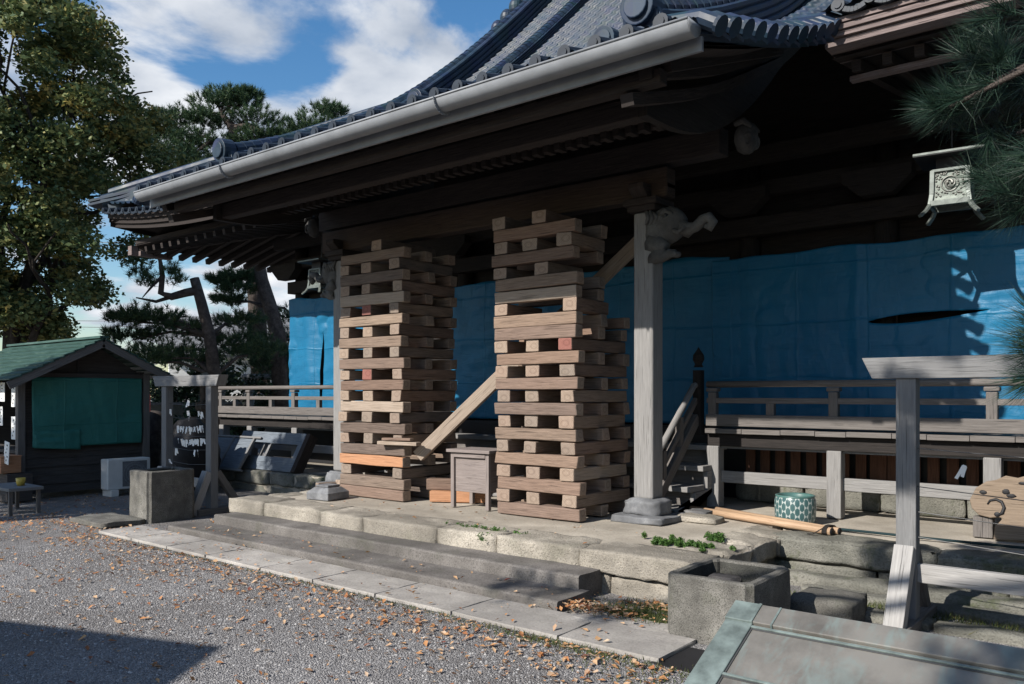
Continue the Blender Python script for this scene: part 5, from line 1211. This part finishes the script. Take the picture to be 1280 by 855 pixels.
# hedges
def shrub(c, r, label, n, mat='hedge'):
    t = thing('shrub', label, 'shrub', (c.x, c.y, 0)); cs = []; rs = []
    for k in range(26): a = random.random()*6.283; q = random.random()**.5; cs.append((c.x+math.cos(a)*q*r[0], c.y+math.sin(a)*q*r[0]*.7, .2+random.random()*(r[1]-.5))); rs.append(random.uniform(.4, .75))
    V, F = leaf_cloud(cs, rs, [n//26]*26, .16, .6); npmesh('foliage', V, F, M[mat], t); b = MB()
    for k in range(5): b.tube([(c.x, c.y, 0), (c.x+random.uniform(-.5, .5), c.y+random.uniform(-.5, .5), r[1]*.6)], [.05, .02], 6)
    b.build('stem', M['bark_dark'], t, world=True)
for px, d, r, lab in ((170, 30, (2.4, 3.2), 'dark evergreen bush behind the right side of the shed roof'), (225, 29, (2.3, 3.0), 'dark evergreen bush beneath the bent pine trunk'), (290, 31, (2.5, 2.6), 'low dark bush between the bent pine and the house'), (350, 34, (2.4, 4.2), 'tall dark bush beside the far left blue sheet'), (400, 38, (3.2, 4.0), 'dark bush hidden partly behind the far left blue sheet')):
    shrub(ray(px, 500, d), r, lab, 5200)

# pine leaning in from the right, close to the camera
near_pts = [Vector((3.1, 1.2, -.05)), Vector((2.9, 1.5, 1.4)), Vector((2.4, 1.9, 2.9)), Vector((1.6, 1.6, 4.2)), Vector((.6, .9, 5.2))]
npn = thing('pine_tree', 'dark pine whose needle sprays hang in at the upper right, close by', 'tree', near_pts[0].copy())
b = MB(); b.tube(near_pts, [.2, .18, .16, .13, .1], 12, caps=False)
def spray(px, py, d, n, r, fl=.6):
    c = ray(px, py, d); out = []
    for k in range(n): q = Vector((random.gauss(0,1), random.gauss(0,1), random.gauss(0,fl))).normalized()*r*random.random()**.5; out.append(c+q)
    return c, out
tf = []; dd = []
vis = [(1205, 118, 3.0, 9, .14, (-.7,-.1,.25)), (1180, 135, 3.0, 4, .07, (-.9,-.1,.0)), (1235, 70, 3.1, 9, .16, (-.4,-.1,.5)), (1275, 110, 3.0, 16, .24, (-.3,-.1,.2)), (1300, 50, 3.1, 16, .26, (-.2,0,.4)), (1268, 170, 3.0, 6, .12, (-.5,-.1,-.3)),
       (1268, 222, 2.8, 7, .10, (-.8,-.1,.1)), (1300, 240, 2.8, 9, .15, (-.3,0,-.1)), (1312, 440, 2.2, 5, .05, (-.9,-.1,.05)), (1318, 412, 2.2, 3, .04, (-.7,-.1,.3)), (1318, 470, 2.2, 3, .04, (-.7,-.1,-.4))]
for px, py, d, n, r, dv in vis:
    c, ps = spray(px, py, d, n, r)
    for p in ps: tf.append(tuple(p)); dd.append(tuple((Vector(dv)+Vector((random.gauss(0,.25), random.gauss(0,.25), random.gauss(0,.25)))).normalized()))
    root = Vector((1.9, 2.4, max(1.6, min(3.4, c.z+.25)))); b.tube([root, root.lerp(c, .5)+Vector((0,0,.12)), c-Vector(dv)*.02], [.03, .02, .008], 6, caps=False)
for a_ in (1.7, 2.5, 3.2): b.tube([(2.35, 1.95, a_+.1), (1.9, 2.4, a_)], [.06, .03], 8, caps=False)
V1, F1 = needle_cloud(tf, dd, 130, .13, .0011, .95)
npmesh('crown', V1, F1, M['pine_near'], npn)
# limbs overhead, which throw the broken shade on the right-hand side
tf = []; dd = []
def shade_at(target, h, r, n):
    p = Vector(target)-SUN*(h/-SUN.z); root = min(near_pts[2:], key=lambda q: (q-p).length); b.tube([root, root.lerp(p, .5)+Vector((0,0,.2)), p], [.07, .05, .02], 6, caps=False)
    for k in range(n):
        d = Vector((random.gauss(0,1), random.gauss(0,1), random.gauss(0,.5))).normalized()*r*random.random()**.5; d.z *= .5; tf.append(tuple(p+d)); dd.append((d.x*.5, d.y*.5, .5))
for tg, h, r, n in (((-4.7, 5.95, .1), 6.0, .45, 24), ((-3.7, 5.9, .1), 5.8, .4, 20), ((-1.9, 8.8, .0), 5.8, .5, 70), ((-.75, 8.8, .0), 5.8, .5, 70), ((-1.75, 7.05, 1.75), 4.6, .36, 80), ((-1.76, 7.05, 1.3), 4.6, .28, 60), ((-1.25, 7.05, 2.35), 4.6, .34, 60), ((-.5, 7.05, 2.1), 4.6, .5, 70), ((-.35, 3.4, .75), 4.6, .5, 50)):
    shade_at(tg, h, r, n)
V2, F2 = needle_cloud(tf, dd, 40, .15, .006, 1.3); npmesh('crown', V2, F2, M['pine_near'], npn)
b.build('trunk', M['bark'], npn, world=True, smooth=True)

def sky_blocker(c, H, r, label):  # unseen trees added on the right to hold back sky light
    t = thing('sky_blocker_tree', label, 'tree', c); c = Vector(c); b = MB(); b.tube([c, c+Vector((.1, 0, H*.5)), c+Vector((0, .1, H*.9))], [.3, .2, .08], 10); b.build('trunk', M['bark_dark'], t, world=True)
    cs = []; rs = []
    for k in range(46): z = random.uniform(.12, 1); q = r*math.sin(math.pi*min(1, .25+.75*z))**.5*random.uniform(.3, 1); a = random.random()*6.283; cs.append(c+Vector((math.cos(a)*q, math.sin(a)*q, z*H))); rs.append(random.uniform(.7, 1.2))
    V, F = leaf_cloud(cs, rs, [230]*46, .42, .6); npmesh('crown', V, F, M['hedge'], t)
for c, H, r, lab in (((7.0, 1.0, 0), 9.5, 2.6, 'evergreen tree added to block sky light, out of frame right, nearest the viewer'), ((7.4, 5.6, 0), 10.5, 2.8, 'evergreen tree added to block sky light, out of frame right, level with the platform edge'), ((6.6, 10.2, 0), 9.0, 2.4, 'evergreen tree added to block sky light, out of frame right, by the veranda end')): sky_blocker(c, H, r, lab)

# tree and gate roof behind the camera, whose shadows fall on the gravel
bt = Vector((-15.6, -3.2, 0)); t = thing('broadleaf_tree', 'broadleaf tree out of frame, shading the ground before the shed', 'tree', bt); b = MB(); tips = []
b.tube([bt, bt+Vector((0,0,3)), bt+Vector((.2, .1, 5.5))], [.25, .2, .14], 10); cs = []; rs = []
for tg in ((-14.2, 6.3, 0), (-13.0, 6.6, .2), (-15.4, 6.2, .3), (-13.6, 7.2, 0), (-12.2, 7.3, .5), (-14.8, 7.2, 1), (-16.8, 6.2, .6), (-12.9, 8.2, .4), (-11.6, 8.0, .5), (-13.0, 9.3, .7)):
    p = Vector(tg)-SUN*(7.2/-SUN.z); cs.append(p); rs.append(.95); b.tube([bt+Vector((.1,.05,4.2)), bt.lerp(p, .5)+Vector((0,0,2.6)), p], [.1, .06, .02], 6)
b.build('trunk', M['bark_dark'], t, world=True); V, F = leaf_cloud(cs, rs, [1500]*len(cs), .17, .6); npmesh('crown', V, F, M['zelkova'], t)
hh = thing('gate_house', 'roofed wooden gate house out of frame behind the viewer', 'gate house', (-8, -3.2, 0))
def back(x, y, yy):                                         # point on plane y = yy that shades ground point (x, y)
    k = (yy-y)/SUN.y; return Vector((x, y, 0))+SUN*k
Yf = -2.6; a, c, d = back(-9.4, 1.95, Yf), back(-5.5, 3.39, Yf), back(-4.55, 2.0, Yf)
b = MB(); b.prism([(a.x, a.z), (c.x, c.z), (d.x, d.z), (d.x, d.z-.2), (c.x, c.z-.2), (a.x, a.z-.2)], (0, Yf-1.0, 0), (1,0,0), (0,0,1), 2.0); b.build('roof', M['tile'], hh, world=True)
b = MB(); b.prism([(a.x+.2, 0), (d.x-.15, 0), (d.x-.15, d.z-.1), (c.x, c.z-.1), (a.x+.2, a.z-.1)], (0, Yf-1.0, 0), (1,0,0), (0,0,1), 1.6); b.build('wall', M['dark_wood'], hh, world=True)

# ------------------------------------------------------------------ ground cover
def scatter_leaves(pts, size=.05):
    P = np.array(pts); n = len(P); a = rng.random(n)*6.283; tilt = rng.normal(size=(n, 2))*.28; s_ = size*(.4+1.0*rng.random(n)**1.5)
    dx = np.stack([np.cos(a), np.sin(a), tilt[:, 0]], 1)*s_[:, None]*.5; dy = np.stack([-np.sin(a), np.cos(a), tilt[:, 1]], 1)*s_[:, None]*.28
    c = P+np.array([0, 0, .012]); up = np.array([0, 0, 1])*(s_*.16)[:, None]
    vs = np.stack([c-dx+up*.5, c-dx*.2+dy+up, c+dx+up*.3, c-dx*.2-dy+up, c-dx*.1], 1).reshape(-1, 3)
    k = np.arange(n)[:, None]*5; F = np.concatenate([k+np.array([[0, 4, 1]]), k+np.array([[1, 4, 2]]), k+np.array([[2, 4, 3]]), k+np.array([[3, 4, 0]])]); return vs, F
pts = []
def gz(x, y):
    if 5.09 < y < 5.67 and -11.3 < x < -3.0: return .035
    if 5.70 < y < 6.17 and -10.6 < x < -4.12: return .10
    if 6.17 < y < 6.52 and -10.25 < x < -4.22: return .225
    return 0
for _ in range(2900):
    x = random.uniform(-16, -1.5); y = random.triangular(1.2, 5.2, 4.6); 
    if random.random() < .78 or y > 4.2: pts.append((x, y, gz(x, y)))
for _ in range(1000):
    x = -2.6-8.6*random.random()**1.25; y = 5.03-abs(random.gauss(0, .34)); pts.append((x, y, 0))
for _ in range(110):
    x = random.gauss(-4.6, .6); y = random.gauss(4.5, .35)
    if y < 5.05: pts.append((x, y, 0))
for _ in range(420): x = random.uniform(-13.8, -11.2); y = random.gauss(5.2, .3); pts.append((x, y, 0))
for _ in range(500): x = random.uniform(-16, -11.5); y = random.uniform(5.2, 8); pts.append((x, y, 0))
for _ in range(190): x = random.uniform(-11, -3.2); y = random.uniform(5.1, 6.1); pts.append((x, y, gz(x, y)))
for _ in range(380): x = random.gauss(-3.9, .26); y = random.gauss(5.86, .09); pts.append((x, y, .03+random.random()*.04))
for _ in range(120): x = random.gauss(-3.55, .2); y = random.gauss(6.33, .08); pts.append((x, y, .02))
for _ in range(60): x = random.gauss(-10.75, .15); y = random.gauss(6.3, .15); pts.append((x, y, .02))
for _ in range(40): x = random.uniform(-9, -4); y = random.uniform(6.7, 8); pts.append((x, y, PZ))
V, F = scatter_leaves(pts); o = npmesh('fallen_leaves', V, F, M['dead_leaf']); tag(o, 'dry orange and tan leaves strewn over the gravel and path edge', 'leaves', kind='stuff')
# loose gravel stones near the camera
n = 26000; a = rng.random(n); y = 1.3+4.0*rng.random(n)**.9; x = -11+9.8*rng.random(n); keep = (y < 5.05); x, y = x[keep], y[keep]; n = len(x)
s_ = .005+.007*rng.random(n); base = np.array([[1,0,0],[0,1,0],[-1,0,0],[0,-1,0],[0,0,1.0]]); ang = rng.random(n)*6.283; ca, sa = np.cos(ang), np.sin(ang)
B = base[None]*s_[:, None, None]*(.7+.6*rng.random((n, 5, 1))); X = B[..., 0]*ca[:, None]-B[..., 1]*sa[:, None]; Yv = B[..., 0]*sa[:, None]+B[..., 1]*ca[:, None]
V = np.stack([X+x[:, None], Yv+y[:, None], B[..., 2]*.8+.001], -1).reshape(-1, 3); k = np.arange(n)[:, None]*5; F = np.concatenate([k+np.array([[0,1,4]]), k+np.array([[1,2,4]]), k+np.array([[2,3,4]]), k+np.array([[3,0,4]])])
M['pebble'] = leafmat('gravel_stone', [(0, (.17,.165,.165)), (.5, (.25,.246,.247)), (.85, (.32,.315,.31)), (1, (.46,.445,.43))], .9, 0)
tag(npmesh('gravel', V, F, M['pebble']), 'loose grey gravel stones covering the yard', 'gravel', kind='stuff')
def blades(cx, cy, rx, ry, z, n, h, w_=.004):
    x = cx+rng.normal(size=n)*rx; y = cy+rng.normal(size=n)*ry; a = rng.random(n)*6.283; l_ = h*(.4+.9*rng.random(n)); b0 = np.stack([x, y, np.full(n, z)], 1); s1 = np.stack([np.cos(a), np.sin(a), np.zeros(n)], 1)*w_
    tip = b0+np.stack([rng.normal(size=n)*.5*l_, rng.normal(size=n)*.5*l_, l_], 1); return np.stack([b0-s1, b0+s1, tip], 1).reshape(-1, 3)
VV = [blades(-3.55, 6.0, .22, .12, 0, 1500, .07), blades(-3.35, 6.35, .25, .06, 0, 700, .06), blades(-3.5, 4.98, .5, .05, 0, 900, .03), blades(-5.5, 5.03, 1.4, .04, 0, 900, .025), blades(-2.4, 4.8, .5, .15, 0, 700, .03), blades(-2.2, 7.5, .5, .1, .02, 900, .04), blades(-.6, 7.5, 1.0, .15, .02, 1600, .06), blades(-10.6, 6.4, .08, .12, 0, 250, .06), blades(-9, 5.02, 1.5, .03, 0, 500, .02)]
V = np.concatenate(VV); tag(npmesh('grass', V, np.arange(len(V)).reshape(-1, 3), M['grass']), 'short grass and moss along the path edge, drain and basin', 'grass', kind='stuff')
def plant(c, rx, ry, h, n, lab):
    t = thing('fern_clump', lab, 'plant', c); c = Vector(c); cs = [c+Vector((random.gauss(0, rx), random.gauss(0, ry), random.random()*h)) for _ in range(40)]
    V, F = leaf_cloud([tuple(x) for x in cs], [.04]*40, [n//40]*40, .021, .7); V[:, 2] = np.maximum(V[:, 2], c.z+.003); npmesh('foliage', V, F, M['fern'], t); b = MB()
    for q in cs[::3]: b.tube([(q.x, q.y, c.z), tuple(q)], .003, 4)
    b.build('stem', M['fern'], t, world=True)
q = at(862, 676, 7.55); plant((-3.78, 7.28, PZ+.0), .20, .075, .035, 6000, 'spreading bright green fern clump at the platform corner by the portico post')
plant((-3.62, 7.72, PZ), .045, .04, .06, 2000, 'small round green plant behind the spreading fern clump')
q = at(600, 660, 6.62); plant((q.x, 6.75, PZ), .28, .02, .02, 900, 'low green weeds in the joint of the platform edge stones')
plant((q.x-.02+.15, 6.56, PZ-.06), .05, .03, .05, 500, 'small weed tuft hanging from the platform edge joint')
